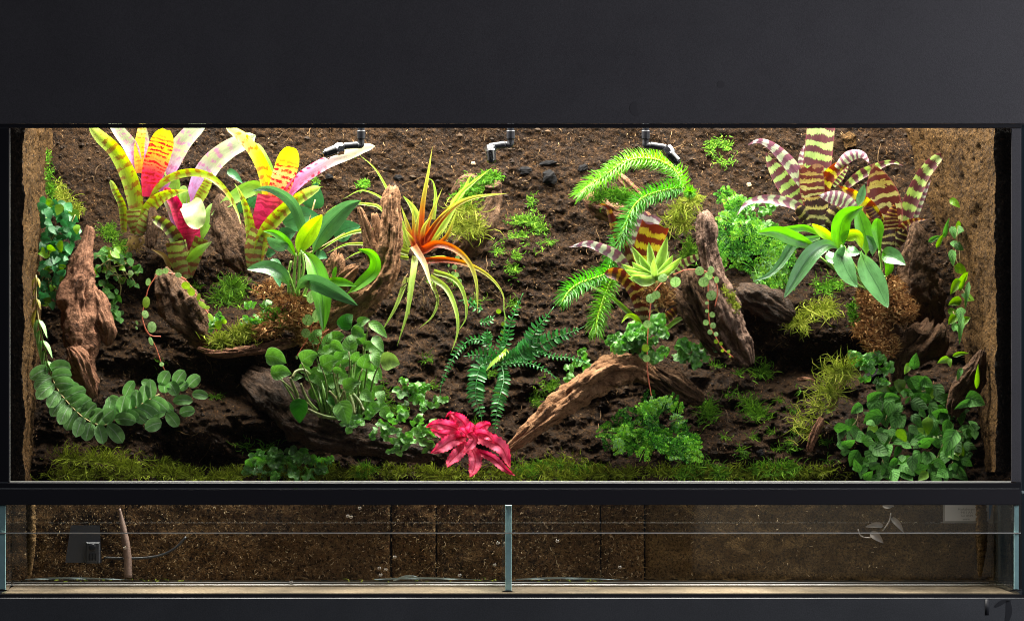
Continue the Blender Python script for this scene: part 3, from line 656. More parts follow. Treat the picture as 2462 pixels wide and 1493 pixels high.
# sump clutter
pm = thing('water_pump', 'grey submersible pump standing behind the lower left glass', 'pump', (195, 1352, 177))
m = MB(); m.add([(170, 1262, 178.0), (240, 1262, 178.0), (244, 1352, 178.0), (157, 1352, 178.0), (172, 1262, 194.0), (238, 1262, 194.0), (242, 1352, 194.0), (160, 1352, 194.0)],
                [(3, 2, 1, 0), (0, 1, 5, 4), (1, 2, 6, 5), (3, 0, 4, 7), (2, 3, 7, 6)]); m.build('body', M['pump'], pm, smooth=False)
m = MB(); box(m, 207, 240, 1303, 1354, 169.0, 177.0, 2.5); fc_ = m.build('filter_cover', M['pump'], pm, smooth=False)
m = MB(); tube(m, [(222, 1316, 168.5), (222, 1316, 164.0)], 9, 16); tube(m, [(222, 1316, 164.0), (222, 1316, 163.0)], [9, 6], 16); m.build('dial', M['black'], fc_)
m = MB()
for x in (214, 221, 228): box(m, x, x+3, 1330, 1347, 167.5, 168.8)
m.build('grille', M['black'], fc_, smooth=False)
m = MB(); tube(m, [(288, 1222, 184.0), (296, 1270, 182.0), (306, 1330, 180.0), (308, 1388, 178.0)], [2, 8, 9.5, 10], 14, 24, lump=.04)
tag(m.build('tapered_rod', M['tubepink']), 'pale brown tapered rod leaning behind the lower left glass', 'rod')
m = MB(); tube(m, [(448, 1290, 186.0), (420, 1318, 184.0), (380, 1336, 182.0), (320, 1342, 180.0), (250, 1340, 182.0)], 3, 8, 30)
tag(m.build('clear_hose', plain('hose', (.03, .032, .035), .3)), 'thin dark hose curving away from the pump in the sump', 'hose')
st = thing('sticker', 'small pale address sticker at the top right of the lower glass', 'sticker', (2328, 1255, 147.0))
m = MB(); box(m, 2267, 2388, 1205, 1257, 148.2, 149.2); m.build('backing', plain('sticker_clear', (.42, .38, .33), .5), st, smooth=False)
m = MB(); box(m, 2272, 2377, 1206, 1252, 147.0, 147.9); pp_ = m.build('paper', M['sticker'], st, smooth=False)
m = MB(); m.add([(2377.5, 1206, 146.8), (2386, 1206, 146.8), (2381, 1243, 146.8), (2377.5, 1250, 146.8)], [(0, 1, 2, 3)]); m.build('stripe', M['blue'], pp_, smooth=False)
def text(s, x, y, size, d, name, mat, root):
    cu = bpy.data.curves.new(name, 'FONT'); cu.body = s; cu.size = size*S*(DC+d)/DC; cu.align_x = 'CENTER'; cu.resolution_u = 2
    o = bpy.data.objects.new(name, cu); C.objects.link(o)
    dg = bpy.context.evaluated_depsgraph_get(); me = bpy.data.meshes.new_from_object(o.evaluated_get(dg)); bpy.data.objects.remove(o)
    me.materials.clear(); me.materials.append(mat)
    o = bpy.data.objects.new(name, me); C.objects.link(o); o.parent = root
    o.rotation_euler = (math.pi/2, 0, 0); o.location = Vector(P(x, y, d))-Vector(root['base'])
for s_, y_ in (('Haaksbergen', 1226), ('9411 AA', 1234), ('Tel. 0599', 1242), ('www.', 1250)):
    text(s_, 2324, y_, 8, 146.6, 'lettering', M['ink'], pp_)
# bleached creeper behind the lower glass
gh = thing('dried_creeper', 'pale dried creeper sprig with four leaves behind the lower right glass', 'creeper', (2140, 1234, 149.0))
m = MB(); tube(m, [(2142, 1233, 149.0), (2138, 1252, 148.0), (2122, 1276, 148.0)], 1.5, 6); tube(m, [(2063, 1272, 148.0), (2070, 1288, 148.0), (2090, 1292, 147.0), (2100, 1287, 147.0)], 1.5, 6); m.build('stem', M['ghost'], gh)
for (p, w_) in (([(2124, 1264, 148.0), (2105, 1261, 145.0), (2080, 1266, 147.0)], 13), ([(2143, 1244, 148.0), (2158, 1258, 145.0), (2173, 1280, 147.0)], 14),
                ([(2092, 1280, 147.0), (2106, 1288, 144.0), (2124, 1305, 147.0)], 19), ([(2122, 1214, 148.0), (2136, 1217, 145.0), (2150, 1215, 147.0)], 11)):
    m = MB(); ribbon(m, p, w_, 'ovate', fold=.3, rib=.06); m.build('leaf', M['ghost'], gh)
m = MB()   # condensation drops on the sump glass
for (x, y) in ((836, 1240), (844, 1242), (865, 1221), (949, 1338), (912, 1365), (928, 1368), (1189, 1357), (1197, 1305), (1214, 1306), (915, 1381), (1105, 1382), (1340, 1300), (300, 1316), (700, 1398), (1490, 1362)):
    for k in range(3):
        r = 4.5-k*1.2
    tube(m, [(x, y, 148.5), (x, y+.6, 147.0), (x, y+1, 146.0)], [4.5, 4, 1.5], 12, 5)
tag(m.build('water_drops', M['water']), 'clear water drops clinging to the sump glass', 'water drops', kind='stuff')
m = MB()   # bits of moss washed onto the sump floor
for _ in range(46):
    x = rnd.choice([rnd.uniform(130, 480), rnd.uniform(800, 1200), rnd.uniform(1270, 1480), rnd.uniform(130, 420)]); y = rnd.uniform(1393, 1399); l = rnd.uniform(4, 22); a = rnd.uniform(-.4, 3.5)
    ribbon(m, [(x, y, 145.0), (x+math.cos(a)*l*.5, y-abs(math.sin(a))*l*.35, 182), (x+math.cos(a+1)*l, y-abs(math.sin(a))*l*.4, 182)], 2.4, 'strap', nv=5, nu=1, var=rnd.random())
tag(m.build('moss_scraps', M['mossY']), 'loose green moss scraps lying along the sump floor', 'moss scraps', kind='stuff')

# ------------------------------------------------------------------ driftwood
def wood_into(m, pts, flat=1.0, sides=56, seed=0.0, lump=.2, groove=.22, jag0=.5, jag1=.5, taper=(1, 1)):
    p = np.array(pts, float); L = np.sum(np.linalg.norm(np.diff(p[:, :3], axis=0), axis=1)); nv = int(max(18, L/3.2))
    c = cr(p, nv); R = c[:, 3]; c3 = c[:, :3]; T = np.gradient(c3, axis=0)
    A = nrm(np.cross(T[0], np.array([0, 0, 1.0]))); verts = []; uvs = []; ln = 0
    for i in range(nv+1):
        tt = nrm(T[i]); A = nrm(A-tt*np.dot(A, tt)); B = np.cross(tt, A)
        if i: ln += np.linalg.norm(c3[i]-c3[i-1])
        t0 = i/nv; r = R[i]
        for j in range(sides):
            a = 2*math.pi*j/sides+math.pi/2*0; ca, sa = math.cos(a), math.sin(a)
            z = ln*.011+seed
            g = mn.noise((ca*1.4, sa*1.4, z*1.5))*lump*1.6
            q = abs(mn.noise((ca*3.6+9, sa*3.6, z*.8))); g -= (max(0, .32-q))*groove*2.6
            q2 = abs(mn.noise((ca*9+3, sa*9, z*1.5))); g -= max(0, .25-q2)*groove*.9
            g += .15*round(3.2*mn.noise((ca*1.9+4, sa*1.9, ln*.020+seed*1.3)))/3.2*1.6+.10*round(2.5*mn.noise((ca*4.5, sa*4.5+7, ln*.045+seed)))/2.5
            g += mn.noise((ca*12, sa*12, ln*.07+seed))*.06+mn.noise((ca*3, sa*3, ln*.045+seed))*.13+mn.noise((ca*22, sa*22, ln*.16+seed))*.035
            rr = r*(1+g); ax = 0
            ed = max(0, 1-ln/(r*1.2+1)) if jag0 else 0
            eL = max(0, 1-(L-ln)/(r*1.2+1)) if jag1 else 0
            jn = mn.noise((ca*2.2+5, sa*2.2, seed))+.5*mn.noise((ca*6, sa*6, seed+4))
            ax = -ed*jag0*r*jn+eL*jag1*r*jn
            rr *= (1-.35*ed**3)*(1-.35*eL**3)
            v = c3[i]+A*ca*rr+B*sa*rr*flat+tt*ax
            verts.append(tuple(v)); uvs.append((abs(2*j/sides-1)*.5*max(30, r)/45, ln/100))
    f = [(i*sides+j, i*sides+(j+1) % sides, (i+1)*sides+(j+1) % sides, (i+1)*sides+j) for i in range(nv) for j in range(sides)]
    o0 = len(verts); verts.append(tuple(c3[0]+nrm(T[0])*R[0]*.25)); verts.append(tuple(c3[-1]-nrm(T[-1])*R[-1]*.25)); uvs += [(.3, 0), (.3, .1)]
    f += [(o0, (j+1) % sides, j) for j in range(sides)]+[(o0+1, nv*sides+j, nv*sides+(j+1) % sides) for j in range(sides)]
    m.add(verts, f, uvs)
def wood(name, label, mat, limbs, cat='driftwood', group=None, **kw):
    m = MB()
    for k, l in enumerate(limbs):
        opt = dict(kw)
        if isinstance(l, dict): opt.update({a: b_ for a, b_ in l.items() if a != 'p'}); l = l['p']
        wood_into(m, l, seed=len(label)*1.7+k*3.1+limbs_seed(label), **opt)
    p0 = limbs[0]['p'][-1] if isinstance(limbs[0], dict) else limbs[0][-1]
    return tag(m.build(name, M[mat], loc=P(*p0[:3])), label, cat, group)
def limbs_seed(s): return sum(ord(ch) for ch in s) % 97
wood('driftwood', 'tall reddish driftwood spike standing against the left fig leaves', 'woodred',
     [[(214, 545, 300, 10), (207, 590, 295, 19), (196, 645, 285, 34), (188, 700, 275, 46), (190, 770, 268, 52), (190, 840, 262, 42), (203, 900, 260, 32), (220, 950, 258, 20)],
      [(226, 700, 285, 20), (244, 760, 272, 28), (256, 800, 270, 22), (262, 830, 275, 10)], dict(p=[(165, 835, 240, 12), (185, 855, 228, 26), (200, 890, 232, 22), (226, 955, 245, 14)], lump=.3)], flat=.6, lump=.26, groove=.3)
wood('wood_stump', 'short dark hollow stump with trailing turtle leaves over its top', 'woodmid',
     [[(392, 655, 285, 26), (412, 690, 280, 40), (440, 740, 275, 50), (478, 790, 275, 46), (500, 825, 280, 30)]], flat=.7, lump=.25, jag0=.7)
wood('driftwood_branch', 'large brown forked driftwood branch with a tall prong beside the orange bromeliad', 'wood',
     [[(943, 450, 228, 15), (942, 490, 226, 24), (942, 540, 224, 27), (940, 590, 225, 29), (930, 640, 230, 34), (900, 690, 238, 40), (855, 730, 245, 38), (800, 760, 255, 30), (760, 790, 270, 20)],
      [(864, 500, 232, 7), (878, 545, 230, 14), (893, 600, 232, 17), (915, 655, 240, 18)],
      [(900, 515, 250, 9), (908, 560, 246, 13), (915, 620, 244, 14)],
      [(812, 612, 245, 16), (805, 640, 244, 22), (790, 680, 246, 24), (770, 720, 255, 20)],
      [(858, 640, 235, 10), (830, 665, 236, 20), (800, 700, 245, 22)]], lump=.2, groove=.3, jag0=.8)
wood('driftwood_log', 'long dark wet log lying at the foot of the round leaved plant', 'wooddark',
     [[(590, 905, 350, 22), (640, 945, 300, 40), (700, 998, 245, 44), (770, 1035, 205, 46), (870, 1060, 185, 40), (960, 1072, 175, 34), (1040, 1090, 175, 24)],
      [(600, 890, 370, 16), (650, 915, 330, 26), (710, 950, 290, 26), (780, 990, 262, 18)]], flat=.8)
wood('bark_piece', 'flat pointed bark piece behind the yellow tipped bromeliads', 'woodmid',
     [[(527, 468, 350, 8), (533, 500, 346, 24), (545, 550, 340, 38), (560, 600, 335, 42), (585, 645, 335, 30)]], 'bark', flat=.4)
wood('bark_piece', 'mossy bark arm reaching right behind the orange bromeliad', 'woodmid',
     [[(1192, 452, 360, 16), (1186, 490, 358, 24), (1165, 540, 355, 32), (1130, 585, 360, 36), (1095, 615, 380, 24)], [(1205, 440, 355, 8), (1180, 450, 358, 16), (1120, 440, 372, 20), (1090, 470, 390, 14)]], 'bark', flat=.6)
wood('driftwood', 'pinkish driftwood lump holding bright moss inside the clubmoss loop', 'woodred',
     [[(1405, 462, 330, 10), (1425, 485, 325, 22), (1465, 510, 325, 24), (1510, 520, 335, 20), (1560, 530, 360, 22)], [(1478, 412, 350, 6), (1500, 435, 348, 12), (1530, 465, 350, 12), (1550, 490, 355, 10)]], flat=.7)
wood('driftwood_post', 'upright grey brown driftwood post with turtle leaf vines in the right middle', 'woodgrey',
     [[(1690, 512, 262, 19), (1698, 545, 262, 26), (1702, 600, 262, 24), (1714, 650, 260, 26), (1730, 710, 262, 34), (1752, 770, 272, 38), (1780, 830, 285, 34), (1806, 872, 300, 16)]], lump=.14, groove=.34, jag0=.6)
wood('driftwood', 'broken dark grey stub leaning on the left of the driftwood post', 'woodmid',
     [[(1656, 650, 250, 22), (1662, 690, 250, 26), (1685, 745, 255, 24), (1715, 800, 268, 22), (1745, 850, 285, 16)], [(1618, 700, 268, 16), (1650, 740, 262, 22), (1690, 800, 270, 20), (1730, 850, 285, 16)]], lump=.15, groove=.3, jag0=.9)
wood('driftwood_branch', 'bent tan driftwood branch resting its tip beside the pink star plant', 'wood',
     [[(1210, 1090, 168, 7), (1258, 1050, 175, 19), (1328, 992, 188, 30), (1400, 935, 204, 36), (1462, 895, 216, 41), (1520, 884, 230, 40), (1566, 906, 250, 30)],
      [(1476, 850, 225, 8), (1472, 868, 222, 14), (1450, 895, 218, 20), (1430, 915, 216, 22)]], lump=.2, groove=.34, jag0=.9, jag1=1.2)
wood('driftwood', 'dark rooty driftwood running right into the soil behind the bent branch', 'woodmid',
     [[(1545, 872, 262, 14), (1590, 900, 262, 26), (1640, 935, 275, 26), (1690, 962, 300, 16)], [(1555, 905, 255, 16), (1600, 940, 262, 18), (1650, 965, 285, 12)]], lump=.25, groove=.34, jag0=.9)
wood('driftwood_log', 'dark cracked log below the right feathery fern', 'wooddark',
     [[(1775, 690, 330, 22), (1810, 712, 320, 36), (1860, 735, 318, 36), (1905, 765, 330, 24)]], flat=.7)
wood('bark_piece', 'tall dark pointed bark piece shading a hollow beside the right cork slab', 'woodmid',
     [[(2202, 535, 262, 7), (2204, 570, 262, 24), (2206, 640, 270, 44), (2212, 720, 285, 62), (2215, 790, 310, 60)]], 'bark', flat=.3, lump=.12)
wood('bark_stump', 'dark broken bark stump under the right fibre root ball', 'woodmid',
     [[(2245, 785, 262, 40), (2235, 810, 258, 48), (2200, 840, 262, 44), (2170, 870, 268, 30), (2158, 920, 272, 16), (2150, 950, 275, 14)], [(2130, 770, 285, 24), (2155, 820, 280, 28), (2165, 880, 275, 18)]], 'bark', flat=.6, jag0=.9, lump=.3)
wood('bark_piece', 'brown bark wedge leaning on the right cork slab above the fig leaves', 'woodmid',
     [[(2362, 842, 120, 9), (2350, 880, 120, 22), (2330, 920, 125, 34), (2302, 965, 130, 28), (2292, 1000, 135, 16)]], 'bark', flat=.5)
wood('bark_strip', 'thin pinkish bark strip poking out of yellow moss on the right slope', 'woodred',
     [[(1975, 1005, 165, 9), (1965, 1030, 162, 12), (1953, 1060, 162, 11), (1945, 1085, 165, 7)]], 'bark', flat=.6)
wood('bark_strip', 'slim curved bark rib behind the yellow moss on the right slope', 'woodred',
     [[(2036, 880, 200, 7), (2030, 910, 195, 9), (2012, 945, 192, 8), (1995, 985, 192, 8)]], 'bark', flat=.6)
wood('bark_ledge', 'ragged reddish bark ledge under the sphagnum and yellow moss', 'woodred',
     [[(475, 838, 255, 5), (520, 850, 240, 10), (580, 846, 236, 12), (650, 836, 236, 13), (720, 820, 240, 11), (760, 800, 255, 6)]], 'bark', flat=1.6, lump=.35)
wood('bark_piece', 'brown bark stake behind the far left bromeliad base', 'woodmid', [[(368, 500, 372, 10), (366, 540, 370, 15), (362, 595, 370, 15)]], 'bark', flat=.5)
# stones and chips lying on the slope
def chip(px, py, rx, ry, ang, label, mat, cat, name, d=None):
    m = MB(); a0 = math.radians(ang); d = gd(px, py)-2 if d is None else d; n1, n2 = 9, 12; vv = []
    for i in range(n1+1):
        th = math.pi*i/n1
        for j in range(n2):
            ph = 2*math.pi*j/n2; x, y, z = math.sin(th)*math.cos(ph), math.cos(th), math.sin(th)*math.sin(ph)
            k = 1+.5*mn.noise((x*1.7+px, y*1.7+py, z*1.7))+.2*mn.noise((x*5, y*5+px, z*5))
            X, Y = x*rx*k, y*ry*k
            vv.append((px+X*math.cos(a0)-Y*math.sin(a0), py+X*math.sin(a0)+Y*math.cos(a0), d+z*min(rx, ry)*.8*k))
    m.add(vv, [(i*n2+j, i*n2+(j+1) % n2, (i+1)*n2+(j+1) % n2, (i+1)*n2+j) for i in range(n1) for j in range(n2)])
    tag(m.build(name, M[mat], smooth=False, loc=P(px, py, d)), label, cat)
M['coal'] = plain('charcoal', (.006, .0057, .006), .8, spec=.08, grain=.6, gscale=240, bump=.6)
M['pale'] = plain('pale_chip', (.34, .22, .13), .7, grain=.5, gscale=200)
chip(1319, 392, 20, 6, -8, 'flat black bark sliver lying on the back wall right of the middle nozzle', 'coal', 'bark chip', 'bark_chip')
chip(1322, 427, 17, 18, 0, 'round black charcoal lump on the back wall below the bark sliver', 'coal', 'charcoal', 'charcoal_lump')
chip(1264, 411, 16, 10, 10, 'dark charcoal lump on the back wall left of the round one', 'coal', 'charcoal', 'charcoal_lump')
chip(1402, 405, 13, 9, -30, 'dark bark lump high on the wall left of the clubmoss arch', 'coal', 'bark chip', 'bark_chip')
chip(1138, 393, 6, 4, 20, 'small pale wood chip on the wall below the middle nozzle', 'pale', 'wood chip', 'wood_chip')
chip(1801, 445, 6, 5, 0, 'small orange pale chip on the wall left of the right zebra bromeliad', 'pale', 'wood chip', 'wood_chip')
chip(958, 428, 11, 7, 10, 'grey pebble on the wall beyond the wide cream leaf', 'coal', 'pebble', 'pebble')
chip(2042, 338, 18, 20, 0, 'brown cork lump high on the wall right of the tallest zebra leaf', 'cork', 'cork lump', 'cork_lump')
chip(2105, 905, 26, 16, -20, 'grey slate flake below the right liverwort', 'coal', 'slate flake', 'slate_flake')
chip(1938, 913, 20, 7, 5, 'orange brown bark flake on the right slope', 'woodred', 'bark chip', 'bark_chip')
chip(1828, 1090, 9, 9, 0, 'small grey stone at the foot of the right slope', 'coal', 'stone', 'stone')
chip(792, 425, 10, 6, 10, 'dark pebble on the wall left of the hanging cream leaf', 'coal', 'pebble', 'pebble')
# ------------------------------------------------------------------ plants with traced leaves
def L_(root, reg, path, w, mat, d, prof='strap', name='leaf', label=None, **kw):
    m = MB(); k = REG[reg][2]; bd = root['bd']
    dd = tuple(bd+q for q in (d if isinstance(d, tuple) else (d, d)))
    kw.setdefault('nv', 26); kw.setdefault('nu', 6)
    ribbon(m, with_d(tr(reg, path), dd), w*k, prof, var=rnd.uniform(.3, .7), **kw)
    o = m.build(name, M[mat], root)
    if label: o['label'] = label
    return o
def plant(name, label, cat, px, py, off=25, group=None, d=None):
    bd = gd(px, py)-off if d is None else d
    t = thing(name, label, cat, (px, py, bd), group); t['bd'] = bd
    return t
BG = 'yellow and red banded bromeliads'
p = plant('bromeliad', 'yellow and red bromeliad standing farthest left near the cork slab', 'bromeliad', 325, 575, group=BG)
L_(p, 1, '1400,560 1440,450 1470,380 1380,330', 110, 'bG', (30, 40))
L_(p, 1, '1210,440 1150,240 1040,90 960,-40', 128, 'bC', (25, 20), fold=.35)
L_(p, 1, '1215,460 1220,230 1245,60 1250,-20', 92, 'bY', (20, 25))
L_(p, 1, '1250,380 1270,240 1260,120 1230,-20', 80, 'bC', (28, 30))
L_(p, 1, '1385,620 1480,390 1600,190 1740,40 1800,-30', 175, 'bC', (20, 5), fold=.35)
L_(p, 1, '1310,670 1330,480 1395,280 1448,80', 215, 'bA', (10, -10), 'lip', fold=.3, jag=.1)
L_(p, 1, '1195,990 1195,780 1140,520 1020,280 890,150 780,40', 150, 'bB', (0, -40), 'strap', fold=.4, twist=15)
L_(p, 1, '1300,720 1400,565 1540,482 1700,455 1850,500 1980,620 2070,780 2112,920', 72, 'bB', (-10, -70, -110), 'lance', fold=.3, wav=.04)
L_(p, 1, '1085,980 1072,760 1015,630 965,520', 70, 'bB', (10, -10), fold=.5)
L_(p, 1, '1225,990 1200,900 1190,780', 170, 'bS', (-14, -20), 'blunt', fold=-.3)
L_(p, 1, '1240,960 1300,780 1420,670 1550,628 1655,612', 120, 'bB', (-16, -60), 'lance', fold=.35)
L_(p, 1, '1215,1000 1260,900 1330,800', 115, 'bS', (-22, -30), 'blunt', fold=-.3)
m = MB()
for k in range(16): ribbon(m, [(325+rnd.uniform(-18, 18), 566, p['bd']-10), (325+rnd.uniform(-26, 26), 585, p['bd']-14), (320+rnd.uniform(-40, 40), 600+rnd.uniform(-10, 20), p['bd']-5)], 4, 'lance', nv=5, nu=1)
m.build('root', M['bdry'], p)
p = plant('bromeliad', 'low bromeliad with a cream curled lip leaf left of the flat pointed bark', 'bromeliad', 435, 660, group=BG)
L_(p, 1, '1540,680 1512,520 1460,400 1430,360', 115, 'bG', (30, 30))
L_(p, 1, '1690,780 1745,560 1850,380 1990,260 2120,190 2240,130', 190, 'bC', (15, -5), fold=.4)
L_(p, 1, '1700,760 1790,600 1855,455', 95, 'bB', (5, 0), fold=.5)
L_(p, 1, '1625,760 1610,650 1605,570', 95, 'bG', (10, 5))
L_(p, 1, '1535,920 1495,790 1440,690', 62, 'bC', (12, 5))
L_(p, 1, '1615,1000 1555,780 1490,660 1440,585', 120, 'bR', (5, -5), fold=.5)
L_(p, 1, '1700,1080 1790,900 1850,790 1882,725', 120, 'bG', (0, -10), fold=.4)
L_(p, 1, '1655,1220 1665,1080 1650,900', 190, 'bR', (-10, -15), 'blunt', fold=-.3)
L_(p, 1, '1665,1120 1632,930 1640,780', 150, 'bR', (-18, -26), 'blunt', fold=-.3)
L_(p, 1, '1660,715 1675,745 1695,790 1712,860 1735,950', 205, 'bW2', (-14, -34, -54, -62, -66), 'flap', fold=.22, wav=.05, nv=30, label='cream leaf tip curling forward and down')
L_(p, 1, '1590,1290 1560,1080 1475,940 1390,880 1322,850', 120, 'bD', (-10, -50), 'strap', fold=.45)
L_(p, 1, '1610,1390 1575,1220 1540,1060', 185, 'bS', (-20, -26), 'blunt', fold=-.35)
L_(p, 1, '1650,1370 1700,1200 1765,1030', 120, 'bS', (-18, -28), 'blunt', fold=-.3)
L_(p, 1, '1640,1230 1740,1140 1858,1058', 85, 'bG', (-25, -50), 'lance')
L_(p, 1, '1490,1310 1440,1190 1330,1128', 46, 'bdry', (-5, -30), 'lance')
p = plant('bromeliad', 'tallest yellow and crimson bromeliad beside the left orchid with a long white leaf', 'bromeliad', 612, 635, group=BG, d=330)
L_(p, 2, '460,640 400,540 300,560 170,640 20,760', 125, 'bG', (30, 10), 'lance')
L_(p, 2, '500,560 490,400 430,260 380,180', 70, 'bG', (28, 30))
L_(p, 2, '485,900 490,640 460,440 390,280 290,150 215,92 140,55', 112, 'bY', (5, -20), fold=.35)
L_(p, 2, '520,760 565,560 620,390 668,215', 185, 'bA2', (0, -20), 'lip', fold=.3, nv=30)
L_(p, 2, '560,700 650,560 790,430 950,335 1120,270 1240,222 1335,203', 105, 'bC2', (0, -60), 'strap', fold=.35, wav=.03)
L_(p, 2, '350,1160 345,920 312,730 262,590 212,500', 82, 'bB', (-5, -30), 'lance', fold=.4)
L_(p, 2, '430,1010 445,820 490,600', 190, 'bR', (-5, -10), 'blunt', fold=-.3)
L_(p, 2, '390,1130 445,910 560,760 700,640 830,560 900,530', 110, 'bB', (-15, -60), 'strap', fold=.4)
L_(p, 2, '365,1175 385,1010 430,880', 185, 'bS', (-18, -20), 'blunt', fold=-.35)

p = plant('round_leaf_climber', 'dark round leaved plant behind the left orchid and the red bromeliad', 'plant', 720, 620, d=390)
for (x, y, ang, Ln, w_) in ((745, 790, 10, 330, 200), (850, 600, 80, 240, 165), (640, 915, 20, 140, 130), (1110, 880, 20, 250, 165), (545, 1215, -75, 260, 100), (372, 650, 40, 120, 90), (215, 450, -40, 180, 60), (500, 1060, 10, 90, 75), (1040, 500, 200, 10, 10), (260, 690, 80, 110, 70), (905, 1080, -20, 110, 80)):
    if Ln < 20: continue
    m = MB(); px, py = 500+x*.30143, 290+y*.30143
    leaf(m, (px, py, p['bd']+rnd.uniform(-12, 12)), ang, Ln*.30143, w_*.30143*1.05, 'ovate', pitch=25, fold=.2, var=rnd.uniform(.2, .8), nu=6, nv=12)
    m.build('leaf', M['back'], p)
m = MB()
for (a, b_) in (((700, 620), (724, 540)), ((705, 625), (758, 480)), ((720, 620), (830, 560)), ((650, 640), (664, 660))): tube(m, [a+(p['bd'],), ((a[0]+b_[0])/2+5, (a[1]+b_[1])/2, p['bd']-5), b_+(p['bd'],)], 2, 6)
m.build('stem', M['stem'], p)

# orchids
p = plant('orchid', 'broad leaved orchid sprouting from the sphagnum on the left bark ledge', 'orchid', 715, 720, d=215)
L_(p, 2, '705,1100 640,990 545,905 440,880', 74, 'orch', (0, -30), 'oval', rib=.08)
L_(p, 2, '735,1080 755,900 735,800 680,670 590,588 470,542 350,560', 92, 'orchS', (15, 0, -50), 'oval', roll=18, rib=.08)
L_(p, 2, '830,1070 900,920 1000,790 1110,690 1220,640', 165, 'orchS', (20, 10), 'oval', rib=.08, roll=-12)
L_(p, 2, '720,1080 760,970 830,860 912,752', 150, 'orchY', (0, -15), 'oval', rib=.06)
L_(p, 2, '655,985 590,1000 530,975 470,930', 100, 'orchS', (-5, -40), 'oval', roll=20)
L_(p, 2, '650,1330 590,1225 470,1170 310,1185', 120, 'orchS', (-5, -60), 'oval', roll=-8, rib=.08)
L_(p, 2, '745,1030 830,1120 885,1270 915,1450 920,1680', 165, 'orch', (-10, -40, -70, -80), 'oval', rib=.08)
L_(p, 2, '700,1370 760,1295 850,1290 1010,1365 1195,1475', 135, 'orchS', (-20, -70, -90), 'oval', rib=.06, roll=-14)
L_(p, 2, '1100,1390 1230,1290 1325,1200 1335,1110 1290,1050 1195,1028', 105, 'orch', (-10, -40, -50), 'oval', roll=22, rib=.06)
L_(p, 2, '960,1275 1080,1290 1190,1320', 72, 'orch', (0, -20), 'lance')
L_(p, 2, '1003,1270 1008,1215 1022,1160', 36, 'orch', (0, -5), 'oval')
m = MB(); bd = p['bd']
for s in ('680,1400 690,1200 702,1060', '720,1400 725,1240 735,1050', '650,1390 640,1250 665,1120', '700,1400 670,1300 630,1200', '760,1410 800,1300 810,1280', '690,1410 760,1200 745,1040', '1100,1390 900,1420 760,1400'):
    tube(m, with_d(tr(2, s), (bd+6, bd-2)), [4.5, 3.5, 3], 8, 12)
m.build('stem', M['greenstem'], p)
p = plant('orchid', 'many leaved silvery green orchid in front of the right zebra bromeliads', 'orchid', 2080, 690, d=215)
L_(p, 4, '720,930 600,862 480,865 310,878', 58, 'orch', (20, 0), 'oval')
L_(p, 4, '830,970 740,905 635,825', 80, 'orchY', (5, -10), 'oval')
L_(p, 4, '1000,690 1030,600 1055,510', 70, 'orchS', (20, 20), 'oval')
L_(p, 4, '1070,1080 1065,920 1025,780 1000,680', 140, 'orch', (10, 15), 'oval')
L_(p, 4, '850,1060 858,900 900,770 1045,688', 150, 'orch', (0, -20, -40), 'oval', rib=.06)
L_(p, 4, '690,1020 500,945 350,890 195,898', 118, 'orch', (0, -50), 'oval', rib=.06)
L_(p, 4, '700,930 500,985 395,1130 295,1230 160,1285', 78, 'orchS', (0, -40), 'lance', rib=.06)
L_(p, 4, '890,990 900,930 1000,920 1035,1020', 95, 'orchY', (-5, -20, -20), 'oval')
L_(p, 4, '1185,1090 1165,930 1160,780', 160, 'orch', (-5, -15), 'heart', rib=.05)
L_(p, 4, '1120,1080 1120,980 1070,915', 70, 'orchS', (0, 0), 'oval')
L_(p, 4, '860,1030 770,990 650,1050 540,1200 415,1415', 135, 'orchS', (-20, -60, -80), 'oval', rib=.07)
L_(p, 4, '870,990 880,1110 930,1230 1000,1330', 160, 'orchS', (-25, -60, -75), 'oval', rib=.07)
L_(p, 4, '1025,1040 1080,1180 1160,1320 1245,1495', 180, 'orchS', (-25, -60, -85), 'oval', rib=.07)
L_(p, 4, '1195,1060 1290,1085 1385,1150', 135, 'orchS', (-15, -50), 'ovate', rib=.06)
L_(p, 4, '1225,1250 1255,1160 1200,1060', 70, 'orch', (-5, -20), 'oval')
L_(p, 4, '770,1040 790,1090 850,1140', 85, 'orchS', (-20, -50), 'oval')
L_(p, 4, '850,1120 865,1060 900,1000', 62, 'orchS', (-30, -55), 'oval')
L_(p, 4, '930,1000 960,1040 1020,1060', 80, 'orchS', (-26, -50), 'oval')
m = MB(); bd = p['bd']
for s in ('690,1080 860,1220 1060,1345', '760,1110 900,1270 1080,1345', '1175,1040 1190,1200 1130,1340', '1060,1080 1080,1220 1090,1340', '860,1050 960,1200 1080,1345', '1225,1240 1180,1300 1110,1345', '890,1000 1000,1200 1085,1345'):
    tube(m, with_d(tr(4, s), (bd-5, bd)), [3, 3, 3.6], 8, 14)
m.build('stem', M['greenstem'], p)

